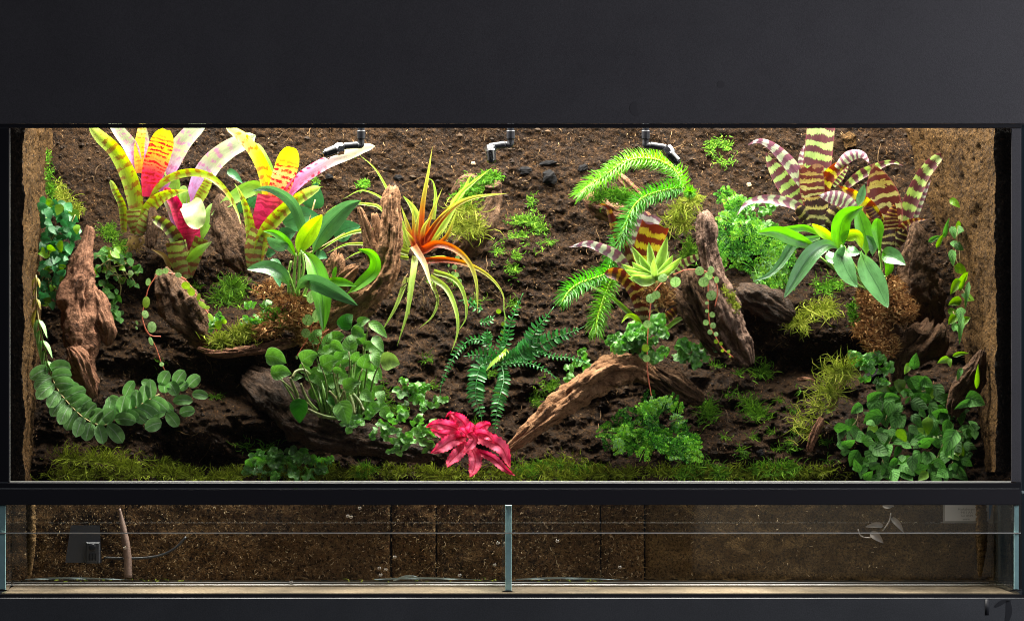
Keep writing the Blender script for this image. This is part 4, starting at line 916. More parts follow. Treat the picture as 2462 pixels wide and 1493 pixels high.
# orange tillandsia-like bromeliad
p = plant('orange_bromeliad', 'spiky orange centred bromeliad with thin lime leaves hanging beside the forked branch', 'bromeliad', 994, 612, d=290)
O = [('1690,1010 1710,700 1760,400 1790,210', 58, 'orange', (0, -10)), ('1650,1010 1600,860 1540,680', 55, 'orange', (0, 5)), ('1650,1010 1640,820 1628,630', 40, 'orange', (-5, -10)),
     ('1715,990 1770,780 1872,535', 44, 'orange', (0, -5)), ('1690,1010 1850,780 2010,640', 56, 'orange', (-5, -30)), ('1720,1000 1880,760 2080,625 2400,580', 62, 'orange', (-5, -40)),
     ('1740,1020 1900,790 2000,600 2120,490 2262,380', 80, 'lime', (10, 0)), ('1930,740 2040,560 2090,450 2128,425', 55, 'lime', (12, 0)), ('1795,790 1815,620 1795,490 1745,460', 40, 'lime', (12, 5)),
     ('1720,1030 1820,985 1960,1020 2080,1130 2140,1290 2152,1540', 66, 'orange', (-10, -60, -90)), ('1720,1120 1900,1110 2080,1150 2240,1240 2345,1370 2368,1510', 55, 'orange', (-8, -50, -70)),
     ('1640,1000 1720,1130 1760,1250 1792,1355', 66, 'cream', (-15, -60)), ('1655,1080 1632,1250 1592,1520 1508,1800', 58, 'lime', (-15, -60, -80)),
     ('1771,1244 1903,1341 1980,1521 1990,1690 1937,1860', 52, 'lime', (-5, -50, -70)), ('1800,1205 1960,1260 2040,1380 2060,1560 1990,1690', 46, 'lime', (5, -20)), ('1790,1300 1832,1430 1790,1560 1680,1660', 32, 'lime', (0, -20)),
     ('1585,1250 1500,1480 1372,1705', 44, 'lime', (5, -30)), ('1610,1000 1500,700 1350,410 1205,272', 40, 'lime', (10, 20)), ('1600,980 1480,700 1250,560 1070,630', 32, 'lime', (20, 25)),
     ('1600,1000 1400,720 1270,668 1060,668 918,752', 40, 'lime', (15, -5)), ('1600,1040 1400,900 1220,880 1060,930 890,1040', 58, 'lime', (15, 5)), ('1600,1060 1400,1000 1250,985 1100,990 945,1060', 44, 'lime', (12, 0)),
     ('1600,1100 1300,1040 1180,1060 1085,1115', 36, 'lime', (15, 5)), ('1680,800 1630,690 1555,600', 70, 'lime', (12, 12)), ('1700,1010 1720,860 1780,760', 60, 'orange', (-8, -14)),
     ('1670,1020 1610,930 1570,860', 60, 'orange', (-8, -10)), ('1700,1040 1780,1000 1880,860', 70, 'orange', (-4, -10)), ('1760,1110 1880,1090 1960,1140', 40, 'lime', (-10, -30)), ('1760,1020 1900,930 1990,700', 50, 'orange', (4, -8)),
     ('1690,1020 1660,900 1690,700', 50, 'orange', (-10, -16)), ('1620,1250 1600,1400 1610,1560', 36, 'lime', (-5, -20))]
for pa, w_, mt, dd in O: L_(p, 2, pa, w_*.92, mt, dd, 'taper', fold=.55, nu=4, nv=30)
m = MB(); bd = p['bd']
for k in range(60):
    x = rnd.uniform(965, 1060); y = rnd.uniform(650, 720); a = rnd.uniform(.6, 2.6); l = rnd.uniform(20, 70)
    ribbon(m, [(x, y, bd+5), (x+math.cos(a)*l*.5+rnd.uniform(-9, 9), y+math.sin(a)*l*.4, bd-rnd.uniform(0, 20)), (x+math.cos(a)*l, y+math.sin(a)*l*.9, bd+rnd.uniform(-10, 15))], 2.2, 'taper', nu=1, nv=7, var=rnd.random())
m.build('root', M['fibre'], p)

# centre zebra bromeliad
ZG = 'zebra striped bromeliads'
p = plant('zebra_bromeliad', 'maroon zebra bromeliad in the middle hugged by the pale green succulent', 'bromeliad', 1565, 785, d=285, group=ZG)
L_(p, 3, '1120,1250 1120,1000 1150,860 1195,745', 215, 'zP', (10, 10), 'blunt', fold=.3, jag=.15)
L_(p, 3, '1150,1350 1160,1150 1200,970 1245,835', 225, 'zY', (-5, -20), 'blunt', fold=-.35, jag=.15)
L_(p, 3, '1100,1300 1010,1060 920,850 875,715 820,672 752,682', 92, 'zD', (0, -20), 'lance', fold=.4)
L_(p, 3, '1060,1250 950,1090 820,1020 700,984 555,1010', 92, 'zP', (-5, -60), 'lance', fold=.35, wav=.05)
L_(p, 3, '1350,1260 1430,1170 1520,1115 1610,1075', 72, 'zG', (5, -10), 'strap')
L_(p, 7, '1090,420 1100,280 1090,100 1060,-20', 120, 'zK', (-5, 0), 'blunt', fold=-.3)
L_(p, 7, '1060,420 1030,280 1000,140', 110, 'zK', (-12, -20), 'blunt', fold=-.3)
L_(p, 7, '1010,360 990,220 930,115 850,55 752,48', 108, 'zD', (-15, -60), 'strap', fold=.4)
L_(p, 7, '1070,420 1170,345 1260,275', 78, 'zD', (-10, -30), 'strap', fold=.4)
L_(p, 7, '1120,440 1200,375 1300,335', 55, 'bG', (-5, -15), 'lance')
L_(p, 7, '940,330 830,230 720,160 605,108', 34, 'bG', (-10, -50), 'taper')
L_(p, 7, '1010,420 965,345 910,330 865,380', 38, 'orchY', (-15, -50), 'lance')
L_(p, 7, '1060,400 1090,330 1150,260', 60, 'zK', (-16, -20), 'strap')
q = plant('succulent', 'pale green pointed succulent rosette perched on the driftwood in the middle', 'succulent', 1574, 664, d=225)
for k, (x, y, w_, dd) in enumerate([(1340, 925, 78, -5), (1193, 970, 66, 0), (1055, 1000, 70, 0), (1058, 1128, 76, -15), (975, 1145, 66, -20), (1000, 1190, 70, -30), (1388, 1072, 66, -15), (1460, 1088, 66, -25), (1358, 1040, 50, 5), (1030, 1255, 70, -45), (1120, 1070, 70, -8), (1400, 1150, 60, -40), (1290, 1010, 60, 8), (1230, 1100, 55, -40)]):
    L_(q, 3, f'1243,1262 {(1243+x)/2+(x-1243)*.04},{(1262+y)/2+14} {x},{y}', w_, 'succ', (0, dd/2, dd), 'petal', fold=.7, nv=14, rib=-.1)
L_(q, 3, '1240,1270 1150,1275 1050,1230', 90, 'succ', (-10, -40), 'petal', fold=.5)
p = plant('zebra_bromeliad', 'tall green and maroon zebra bromeliad high on the right wall', 'bromeliad', 1962, 540, d=380, group=ZG)
L_(p, 4, '620,560 560,400 552,280 585,180', 62, 'zP', (20, 20), 'lance')
L_(p, 4, '800,520 865,430 915,345', 80, 'zG', (18, 10))
L_(p, 4, '660,720 668,460 690,250 712,20', 225, 'zG', (10, 0), 'blunt', fold=.25, nv=34)
L_(p, 4, '640,720 520,600 410,470 310,340 268,250', 190, 'zG', (5, -10), 'lance', fold=.25)
L_(p, 4, '620,600 540,460 440,320 320,205 215,162 125,195', 112, 'zP', (0, -60), 'lance', fold=.3, twist=20, label='pale lilac banded leaf arching left')
L_(p, 4, '670,680 740,500 820,400 920,340', 120, 'zY', (0, -30), 'strap', fold=.35)
L_(p, 4, '830,380 940,285 1040,275 1098,345', 92, 'zP', (-28, -50), 'lance', fold=-.3)
L_(p, 4, '650,760 640,560 632,365', 200, 'zS', (-10, -25), 'blunt', fold=-.3, jag=.2)
L_(p, 4, '650,800 530,690 390,640 230,628 110,668 35,760', 82, 'zP', (-5, -60), 'lance', fold=.35, twist=-15)
L_(p, 4, '670,840 590,760 520,690', 120, 'zK', (-10, -30), 'strap', fold=-.2)
L_(p, 4, '690,870 680,740 665,610', 180, 'zK', (-20, -26), 'blunt', fold=-.35)
L_(p, 4, '700,860 770,770 850,680', 100, 'zK', (-15, -25), 'strap', fold=-.2)
L_(p, 4, '670,880 620,820 575,720', 90, 'zK', (-15, -20), 'strap', fold=-.2)
p = plant('zebra_bromeliad', 'broad spotted maroon zebra bromeliad beside the right cork slab', 'bromeliad', 2138, 590, d=330, group=ZG)
L_(p, 4, '880,560 1000,450 1150,372 1270,332 1370,362', 78, 'zG', (30, 10), 'lance', fold=.35)
L_(p, 4, '1420,880 1475,720 1530,590 1588,470', 60, 'zP', (15, 10), 'lance')
L_(p, 4, '1340,930 1400,720 1500,480 1600,340 1690,262', 125, 'zG', (5, -10), 'strap', fold=.35)
L_(p, 4, '1250,950 1230,720 1180,530 1125,345', 270, 'zS', (0, -15), 'petal', fold=.25, nv=34)
L_(p, 4, '1200,820 1080,690 965,590 845,520', 125, 'zY', (-10, -40), 'lance', fold=.3)
L_(p, 4, '1000,720 870,630 690,598', 125, 'zP', (-38, -55), 'petal', fold=-.2)
L_(p, 4, '1280,900 1270,780 1300,660', 120, 'zD', (-20, -30), 'lance', fold=-.3)
L_(p, 4, '1290,950 1370,840 1470,795 1560,790', 58, 'zD', (-15, -60), 'lance')
L_(p, 4, '1200,900 1120,780 1080,690', 130, 'zD', (-12, -20), 'strap', fold=-.2)
L_(p, 4, '1240,1050 1245,960 1230,860', 150, 'zK', (-24, -26), 'blunt', fold=-.35)
L_(p, 4, '1300,1000 1340,920 1370,850', 110, 'zK', (-20, -26), 'strap', fold=-.3)

# pink earth star
p = plant('pink_earth_star', 'bright pink star shaped plant with wavy leaves at the front edge', 'earth star', 1128, 1055, d=105)
for (pa, w_, dd) in (('1540,1120 1480,1060 1450,980 1412,1005', 70, (10, 0)), ('1560,1120 1540,1050 1490,1000 1440,975', 110, (8, -5)), ('1530,1100 1430,1060 1340,1050 1280,1070', 110, (0, -30)), ('1560,1120 1450,1120 1370,1110 1310,1080', 90, (-5, -40)),
                     ('1600,1110 1650,1070 1700,1050 1716,1060', 100, (5, -10)), ('1580,1130 1690,1150 1790,1210 1842,1340', 140, (-5, -60)), ('1600,1220 1720,1270 1800,1340 1875,1392', 80, (-10, -60)),
                     ('1570,1190 1610,1270 1600,1350 1572,1400', 125, (-15, -70)), ('1560,1170 1500,1240 1450,1290 1422,1335', 115, (-15, -65)), ('1550,1130 1450,1160 1390,1200 1312,1242', 130, (-10, -60)),
                     ('1565,1110 1600,1150 1560,1210 1530,1245', 90, (-30, -60)), ('1560,1120 1580,1060 1575,1030', 80, (-15, -40)), ('1570,1130 1640,1110 1700,1130 1740,1180', 90, (-25, -50)), ('1560,1130 1520,1090 1490,1080', 70, (-25, -45))):
    L_(p, 6, pa, w_*.72, 'pink', dd, 'petal', fold=.35, wav=.17, wn=2.3, nv=26, nu=6, spike=.10, rib=.05)

# ------------------------------------------------------------------ clubmoss
p = plant('clubmoss', 'long bright green tasselled clubmoss arching round the mossy driftwood and hanging down', 'clubmoss', 1640, 458, d=300)
def strand(path, d, ln, seed, mat, fine=1.0):
    c = cr(with_d(path, d), 40); T = np.gradient(c, axis=0); tot = np.sum(np.linalg.norm(np.diff(c, axis=0), axis=1)); n = int(tot/.8*fine)
    m = MB(); tube(m, [tuple(q) for q in c[::4]], [2.6, 3, 3, 2], 7, 40); st_ = m.build('strand', M['cstem'], p)
    m = MB()
    for i in range(n):
        t = i/n; k = t*40; j = min(39, int(k)); q = c[j]*(1-(k-j))+c[min(40, j+1)]*(k-j); tt = nrm(T[j])
        A = nrm(np.cross(tt, [0, 0, -1.0])); B = np.cross(tt, A)
        a = i*2.39996+rnd.uniform(-.2, .2); o = A*math.cos(a)+B*math.sin(a)
        l = ln*rnd.uniform(.8, 1.15)*(1 if t < .8 else 1-.55*(t-.8)/.2)*(.6+.4*min(1, t/.08))
        e = q+o*l*.86+tt*l*(.35+.9*max(0, (t-.8)/.2)); mid = q+o*l*.5+tt*l*.08
        ribbon(m, [q, mid, e], 3.1, 'lance', nu=1, nv=3, fold=0, var=rnd.random())
    m.build('needle_leaves', M[mat], st_)
strand(tr(3, '1475,530 1450,470 1400,395 1310,335 1210,305 1110,305 1010,325 930,375 850,440 760,490 690,540 620,600'), (300, 270, 250, 260, 290, 285), 35, 1, 'clubl')
strand(tr(3, '1470,530 1380,545 1290,565 1200,590 1120,635 1060,715 1015,820 975,920 935,1020 890,1110 870,1190'), (295, 265, 245, 255, 290, 310), 36, 2, 'club')
strand(tr(3, '900,1130 850,1220 740,1265 640,1300 560,1360 500,1450'), (300, 280, 250, 240), 37, 3, 'club')
strand(tr(7, '815,60 790,120 760,190 730,280 705,370 700,450'), (295, 270, 245, 240), 38, 4, 'clubl')
m = MB()
for i in range(110):
    o = np.array([rnd.gauss(0, 1), rnd.gauss(0, 1), -abs(rnd.gauss(0, 1))]); o = nrm(o); q = np.array([1659, 462, 262.0])
    ribbon(m, [q, q+o*12, q+o*rnd.uniform(15, 21)], 4.5, 'lance', nu=1, nv=3, fold=0, var=rnd.random())
m.build('tip_rosette', M['clubl'], p)

# ------------------------------------------------------------------ velvet leaved plant
p = plant('velvet_leaf_plant', 'bushy plant with fuzzy round green leaves growing on the dark log', 'plant', 830, 990, d=175)
VL = [(285, 620, 150, 112, -20, 0), (320, 715, 140, 98, 0, 0), (440, 960, 165, 112, -88, 1), (735, 975, 160, 120, -70, 0), (645, 645, 125, 112, 20, 0), (510, 610, 125, 108, 25, 0), (790, 790, 122, 90, 20, 0), (880, 630, 110, 88, 70, 0),
      (945, 620, 125, 72, -65, 0), (1045, 645, 130, 112, -5, 2), (780, 510, 118, 95, 80, 0), (700, 480, 95, 95, 20, 0), (757, 370, 125, 95, 50, 1), (560, 750, 155, 92, -50, 0), (935, 740, 100, 72, -60, 0), (965, 425, 160, 62, -40, 0),
      (965, 520, 130, 62, -55, 0), (840, 420, 100, 80, 60, 0), (930, 955, 112, 100, 10, 0), (885, 870, 95, 75, -40, 0), (980, 870, 95, 62, -80, 0), (1015, 985, 100, 75, -60, 0), (615, 940, 130, 60, -60, 1), (700, 700, 80, 45, -20, 0),
      (820, 600, 80, 65, 60, 0), (865, 720, 95, 70, 70, 0), (640, 560, 90, 60, 10, 0), (720, 590, 95, 60, 30, 0), (690, 540, 100, 70, -30, 0), (760, 650, 90, 50, 0, 0), (600, 690, 100, 60, -40, 0), (480, 690, 90, 60, -20, 0), (430, 740, 80, 45, 10, 0),
      (860, 480, 90, 70, 40, 0), (800, 840, 70, 50, -30, 0), (870, 370, 90, 60, 20, 0), (905, 680, 90, 60, -30, 0), (650, 900, 80, 50, -50, 1), (520, 740, 90, 60, -10, 0), (990, 930, 80, 60, 10, 0), (770, 740, 70, 40, 20, 0)]
stm = MB()
for _ in range(56): VL.append((rnd.uniform(540, 980), rnd.uniform(430, 950), rnd.uniform(80, 115), rnd.uniform(55, 85), rnd.uniform(-70, 70), 0))
for k, (x, y, ln_, w_, ang, kind) in enumerate(VL):
    px, py = 560+x*.3617, 640+y*.3617; dd = p['bd']+(-75 if k < 11 else rnd.uniform(-60, 20) if k < 41 else rnd.uniform(0, 45))+rnd.uniform(-10, 10)
    m = MB(); leaf(m, (px, py, dd), ang, ln_*.3617, w_*.3617*1.12, 'ovate', pitch=rnd.uniform(-10, 25), roll=rnd.uniform(-15, 15), fold=.22, bend=.2, var=rnd.uniform(.2, .8), nu=6, nv=12)
    m.build('leaf', M[('violet', 'violetD', 'violetY')[kind]], p)
    a = math.radians(ang); bx, by = px-math.cos(a)*ln_*.18, py+math.sin(a)*ln_*.18
    gx_ = 740+(bx-740)*.55+rnd.uniform(-12, 12)+40; gy_ = 1000+rnd.uniform(-14, 8)
    if by < gy_-25 and (k < 11 or k % 2): tube(stm, [(bx, by, dd+6), ((bx*.6+gx_*.4)+rnd.uniform(-8, 8), by*.7+gy_*.3, dd+16), (gx_*.8+bx*.2, by*.25+gy_*.75, p['bd']-14), (gx_, gy_, p['bd']-2)], [1.4, 2, 2.6, 3], 7, 14)
for s in ('380,740 405,800 425,850 430,890', '395,740 420,700 470,690 510,720', '450,780 480,860 520,920 560,960', '500,950 560,980 620,1000 680,1010', '640,830 680,880 700,960', '810,980 800,920 780,860', '870,960 840,900 800,850', '740,830 720,880 700,920'):
    tube(stm, with_d(tr(6, s), (p['bd']-55, p['bd']-30)), [3.2, 4, 4.4], 8, 14)
stm.build('stem', M['vstem'], p)

# ------------------------------------------------------------------ shingle vine, left
p = plant('shingle_vine', 'trailing vine of paired oval leaves curving from the left slab to the dark soil', 'vine', 100, 690, d=190)
spine = cr(with_d(tr(5, '240,60 240,200 250,320 275,450 300,560 325,680 370,800 420,870 480,940 560,1010 640,1050 720,1050 790,990 880,950 970,900 1060,850'), (190, 170, 150, 130, 125, 120, 125, 135)), 160)
m = MB(); tube(m, [tuple(q) for q in spine[::8]], 2, 6, 60); m.build('stem', M['stem'], p)
tot = np.concatenate([[0], np.cumsum(np.linalg.norm(np.diff(spine, axis=0), axis=1))]); s = 0; k = 0
while s < tot[-1]:
    i = int(np.interp(s, tot, np.arange(len(tot)))); q = spine[i]; tt = nrm(spine[min(i+2, 160)]-spine[max(0, i-2)]); f = s/tot[-1]
    base_a = math.degrees(math.atan2(-tt[1], tt[0]))
    for sd in (-1, 1):
        if f < .36:
            if sd == 1 and k % 2: continue
            m = MB(); leaf(m, q+np.array([3*sd, 6, -4]), base_a+sd*14, 48*(.55 if f < .1 else 1), 20 if f > .1 else 14, 'ovate', roll=62*sd, pitch=8, var=rnd.random(), nu=4, nv=10, frombase=True)
            m.build('leaf', M['marcB' if f < .16 else 'marc'], p)
        else:
            w0 = 1.0 if f < .85 else .9
            m = MB(); leaf(m, q+np.array([0, 0, -6-2*(k % 4)]), base_a+sd*rnd.uniform(62, 85)-sd*(18 if f > .7 else 0), rnd.uniform(46, 58)*w0, rnd.uniform(31, 36)*w0, 'round', pitch=rnd.uniform(0, 24), roll=rnd.uniform(-16, 16), var=rnd.random(), fold=.18, nu=6, nv=10, frombase=True)
            m.build('leaf', M['marc'], p)
    s += 26 if f < .36 else 21; k += 1
for (x, y, ang, ln_, w_) in ((1095, 745, 60, 115, 82), (1195, 740, 55, 120, 85), (1290, 765, 40, 110, 80), (1150, 815, -60, 110, 80), (1090, 800, 100, 90, 75), (1215, 897, 0, 140, 68), (1330, 860, -10, 115, 62), (1245, 970, 10, 110, 72), (1145, 1020, -50, 125, 82), (1020, 1060, 200, 125, 90),
                             (1050, 985, 20, 120, 68), (860, 815, 60, 130, 70), (985, 790, -30, 110, 56), (1100, 935, -30, 130, 62), (760, 885, 160, 80, 45), (1220, 800, 30, 80, 60)):
    m = MB(); px, py = x*.36173, 640+y*.36173
    leaf(m, (px, py, 150+rnd.uniform(-8, 8)), ang, ln_*.36, w_*.38, 'round', pitch=15, roll=rnd.uniform(-10, 10), var=rnd.random(), fold=.18, nu=6, nv=10)
    m.build('leaf', M['marc'], p)

# ------------------------------------------------------------------ creeping figs
def inpoly(x, y, poly):
    c = False; j = len(poly)-1
    for i in range(len(poly)):
        if (poly[i][1] > y) != (poly[j][1] > y) and x < (poly[j][0]-poly[i][0])*(y-poly[i][1])/(poly[j][1]-poly[i][1])+poly[i][0]: c = not c
        j = i
    return c
def fig(name, label, poly, n, L, mat, depth, base, cat='creeping fig', spread=60, extra=(), young=.12, stems=14, prof='cord', hang=-60):
    t = thing(name, label, cat, base); m = MB(); my = MB(); sm = MB()
    x0 = min(q[0] for q in poly); x1 = max(q[0] for q in poly); y0 = min(q[1] for q in poly); y1 = max(q[1] for q in poly)
    pts = []
    tries = 0
    while len(pts) < n and tries < 60000:
        tries += 1; x, y = rnd.uniform(x0, x1), rnd.uniform(y0, y1)
        if not inpoly(x, y, poly): continue
        if any(abs(x-a)+abs(y-b_) < L[0]*.38 for a, b_ in pts): continue
        pts.append((x, y))
    for (x, y) in pts:
        d = depth(x, y)-rnd.uniform(0, spread); l = rnd.uniform(*L)
        leaf(my if rnd.random() < young else m, (x, y, d), hang+rnd.gauss(0, 60), l, l*rnd.uniform(.62, .8), prof, pitch=rnd.uniform(-15, 50), roll=rnd.uniform(-40, 40), fold=rnd.uniform(-.15, .3), bend=rnd.uniform(-.1, .25), var=rnd.random(), nu=4, nv=9)
    for (x, y, ang, l, w_, dd, yg) in extra:
        leaf(my if yg else m, (x, y, dd), ang, l, w_, prof, pitch=15, fold=.35, var=rnd.uniform(.5, 1), nu=4, nv=9)
    for _ in range(stems):
        a = rnd.choice(pts); b_ = min(pts, key=lambda q: abs(math.hypot(q[0]-a[0], q[1]-a[1])-55)); da = depth(*a)-spread*.4; db = depth(*b_)-spread*.4
        tube(sm, [(a[0], a[1], da), ((a[0]+b_[0])/2+rnd.uniform(-9, 9), (a[1]+b_[1])/2, (da+db)/2-4), (b_[0], b_[1], db)], 1.2, 5, 8)
    m.build('foliage', M[mat], t); my.build('young_leaves', M['figY'], t); sm.build('stem', M['stem'], t)
    return t
fig('creeping_fig', 'glossy small leaved creeping fig covering the corner by the left cork slab', [(100, 485), (150, 480), (185, 520), (190, 560), (160, 620), (148, 700), (140, 740), (95, 730), (98, 600)], 120, (20, 34), 'figL', lambda x, y: min(gd(x, y), 330)-5, (130, 700, 330), young=.18)
fig('creeping_fig', 'bright creeping fig trailing right of the tall reddish driftwood spike', [(215, 580), (250, 600), (300, 600), (345, 650), (330, 690), (285, 680), (300, 780), (280, 780), (262, 720), (225, 700)], 62, (16, 30), 'fig', lambda x, y: gd(x, y)-5, (260, 640, 330), young=.25, spread=30)
fig('creeping_fig', 'dense matt creeping fig mound filling the lower right corner', [(2040, 1000), (2080, 950), (2140, 930), (2210, 905), (2270, 950), (2340, 960), (2352, 1080), (2320, 1150), (2080, 1153), (2030, 1110), (2020, 1040)], 185, (22, 52), 'fig',
    lambda x, y: min(gd(x, y), 60+(1155-y)*.55+60), (2180, 1150, 150), young=.07, spread=70,
    extra=[(2285, 1062, 245, 66, 44, 60, 0), (2345, 965, -20, 52, 42, 62, 0), (2350, 905, 86, 62, 12, 64, 1), (2318, 975, 200, 52, 20, 64, 0), (2200, 868, 80, 42, 27, 110, 0), (2182, 887, 240, 32, 18, 112, 1), (2204, 918, 150, 40, 36, 108, 0), (2228, 922, -30, 36, 28, 106, 0),
           (2268, 868, 200, 32, 18, 105, 1), (2310, 853, 10, 42, 12, 105, 1), (2283, 872, -80, 24, 14, 104, 1), (2307, 900, 250, 34, 14, 108, 0), (2060, 985, 215, 36, 26, 100, 0), (2105, 955, 30, 46, 26, 100, 0), (2145, 957, 0, 40, 24, 95, 0)])
fig('wall_climber', 'narrow leaved climber with pale young leaves on the face of the right cork slab', [(2276, 490), (2300, 480), (2312, 560), (2310, 640), (2332, 690), (2330, 740), (2312, 830), (2290, 800), (2285, 700), (2280, 600)], 16, (24, 36), 'fig', lambda x, y: np.interp(x, [2260, 2390], [330, 70])-8, (2300, 640, 200), young=.35, spread=14, stems=6,
    extra=[(2276, 548, 75, 52, 12, 220, 0), (2248, 575, 25, 36, 12, 230, 0), (2296, 490, -40, 34, 18, 210, 1), (2262, 578, 60, 44, 12, 228, 1), (2292, 560, -75, 34, 18, 210, 0), (2290, 620, -85, 42, 20, 212, 0), (2298, 690, 235, 46, 24, 190, 1), (2316, 680, 65, 46, 12, 180, 1), (2325, 710, -98, 70, 13, 160, 0), (2296, 728, 200, 36, 24, 190, 1), (2310, 790, -95, 80, 15, 170, 0), (2290, 770, 230, 30, 22, 185, 1)])

# ------------------------------------------------------------------ ferns
p = plant('sword_fern', 'dark green sword fern with arching and hanging fronds on the middle wall', 'fern', 1195, 880, d=300)
def frond(path, d, wmax, n, shape='mid', taperp=.5, mat='fern', droop=0):
    c = cr(with_d(path, d), 60); T = np.gradient(c, axis=0); m = MB()
    tube(m, [tuple(q) for q in c[::6]], [1.8, 1.3, .8], 6, 30)
    n = max(6, int(n*.0+np.sum(np.linalg.norm(np.diff(c, axis=0), axis=1))/10.0))
    for i in range(n):
        t = (i+.6)/n; k = t*60; j = min(59, int(k)); q = c[j]; tt = nrm(T[j]); A = nrm(np.cross(tt, [0, 0, -1.0])); B = np.array([0, 0, -1.0])
        l = wmax*(math.sin(math.pi*min(1, .12+t*.95))**.6 if shape == 'mid' else (1-.75*t))*rnd.uniform(.88, 1.1)
        for sd in (-1, 1):
            e = q+A*sd*l*.94+tt*l*.38+B*rnd.uniform(0, 6)
            ribbon(m, [q, q+A*sd*l*.5+tt*l*.10+B*4, e], max(4, 10*l/26), 'petal', nu=2, nv=5, fold=.4, roll=rnd.uniform(-25, 25), var=rnd.random())
    m.build('frond', M[mat], p)
frond(tr(6, '1790,650 1720,560 1650,490 1560,500 1490,570 1430,680 1385,790 1375,870'), (300, 270, 250, 250), 13, 26)
frond(tr(6, '1780,650 1700,600 1620,590 1530,600'), (300, 280, 270), 22, 16)
frond(tr(6, '1740,640 1650,660 1620,760 1615,880 1650,990 1650,1060'), (290, 240, 225), 26, 26)
frond(tr(6, '1790,670 1800,760 1770,880 1750,1000 1745,1140'), (290, 235, 220), 21, 30)
frond(tr(7, '20,640 60,590 110,490 130,380 180,260 215,180'), (300, 290, 285), 15, 26)
frond(tr(7, '40,640 180,590 260,520 300,420 360,350 420,270'), (295, 270, 262), 26, 22)
frond(tr(7, '60,640 220,580 340,520 440,470 560,430 640,390'), (295, 262, 255), 26, 26)
frond(tr(7, '300,560 420,600 540,610 640,640 690,660'), (270, 245, 240), 10, 26)
frond(tr(7, '60,660 200,640 300,660 380,700 440,750'), (290, 260, 245), 11, 24)
frond(tr(7, '100,620 60,560 90,440 95,360'), (290, 285, 280), 14, 18)
frond(tr(6, '1660,290 1600,270 1560,230 1500,230'), (330, 325, 330), 14, 10)
frond(tr(6, '1690,520 1690,470 1690,420'), (262, 258, 255), 16, 8)
frond(tr(6, '1640,370 1690,370 1740,330'), (320, 318, 320), 12, 8)
m = MB()
for k in range(8): ribbon(m, [(1205, 866, 285), (1188+k*4, 868-k*4, 262), (1168+k*8, 892-k*6, 250)], 7, 'petal', nu=2, nv=6, var=rnd.random())
m.build('young_frond', M['lime'], p)

def feather(name, label, base, centres, n, L, d):
    t = thing(name, label, 'fern', base)
    for k in range(n):
        cx_, cy_, rx, ry, a0, a1 = rnd.choice(centres); x = cx_+rnd.gauss(0, rx*.45); y = cy_+rnd.gauss(0, ry*.45)
        ang = math.radians(rnd.uniform(a0, a1)); ln_ = rnd.uniform(*L); dd = d(x, y)-rnd.uniform(0, 60); m = MB(); var = rnd.random()
        dirv = np.array([math.cos(ang), -math.sin(ang), -rnd.uniform(.1, .7)]); b0 = np.array([x, y, dd]); cu = np.array([0, rnd.uniform(.2, .6), 0])
        sp = cr([b0, b0+dirv*ln_*.5, b0+dirv*ln_+cu*ln_*.5], 16)
        ribbon(m, [sp[0], sp[8], sp[16]], 1.8, 'taper', nu=1, nv=6, fold=0, var=var)
        sd_ = nrm(np.cross(dirv, [rnd.uniform(-.4, .4), rnd.uniform(-.3, .3), -1.0]))
        for i in range(3, 17, 2):
            f = i/16; q = sp[min(16, i)]; l = ln_*.46*(1-.80*f)+3
            for s_ in (-1, 1):
                e = nrm(sd_*s_+nrm(dirv)*rnd.uniform(.4, .8)+np.array([0, 0, rnd.uniform(-.3, .3)])); ll = l*rnd.uniform(.8, 1.15)
                for j, jj in enumerate((.35, .62, .9)):
                    r = q+e*ll*jj
                    for s2 in ((-1, 1) if j < 2 else (-1, 0, 1)):
                        o = nrm(e+np.cross(e, [0, 0, -1])*s2*.95); h = min(9, ll*(.40-.07*j)*rnd.uniform(.8, 1.2)+2)
                        w2 = np.cross(o, [0, 0, -1])*max(1.1, h*.22); up = np.array([0, 0, rnd.uniform(-3, 3)])
                        m.add([tuple(r), tuple(r+o*h*.65+w2+up), tuple(r+o*h+up), tuple(r+o*h*.65-w2+up)], [(0, 1, 2, 3)], [(.5, 0), (1, .6), (.5, 1), (0, .6)], min(1, max(0, var+rnd.uniform(-.25, .25))))
        m.build('frond', M['feather'], t)
    return t
feather('feathery_fern', 'finely cut bright fern spreading between the driftwood post and right orchid', (1800, 640, 330),
        [(1790, 560, 60, 50, 20, 150), (1780, 620, 60, 40, -40, 220), (1850, 620, 50, 50, -60, 120), (1760, 500, 30, 20, 10, 160), (1740, 590, 30, 50, 60, 240), (1830, 655, 40, 20, -100, 0)], 84, (34, 62), lambda x, y: gd(x, y)-10)
feather('feathery_fern', 'finely cut fern bush on the mossy floor under the bent branch', (1545, 1130, 190),
        [(1530, 1030, 60, 36, 10, 170), (1500, 1055, 50, 36, 90, 230), (1580, 1050, 50, 36, -50, 80), (1545, 1075, 60, 24, -10, 190), (1630, 1080, 32, 18, -30, 50), (1570, 990, 46, 20, 20, 150)], 96, (28, 50), lambda x, y: min(gd(x, y)-10, 200+(1120-y)*.3))

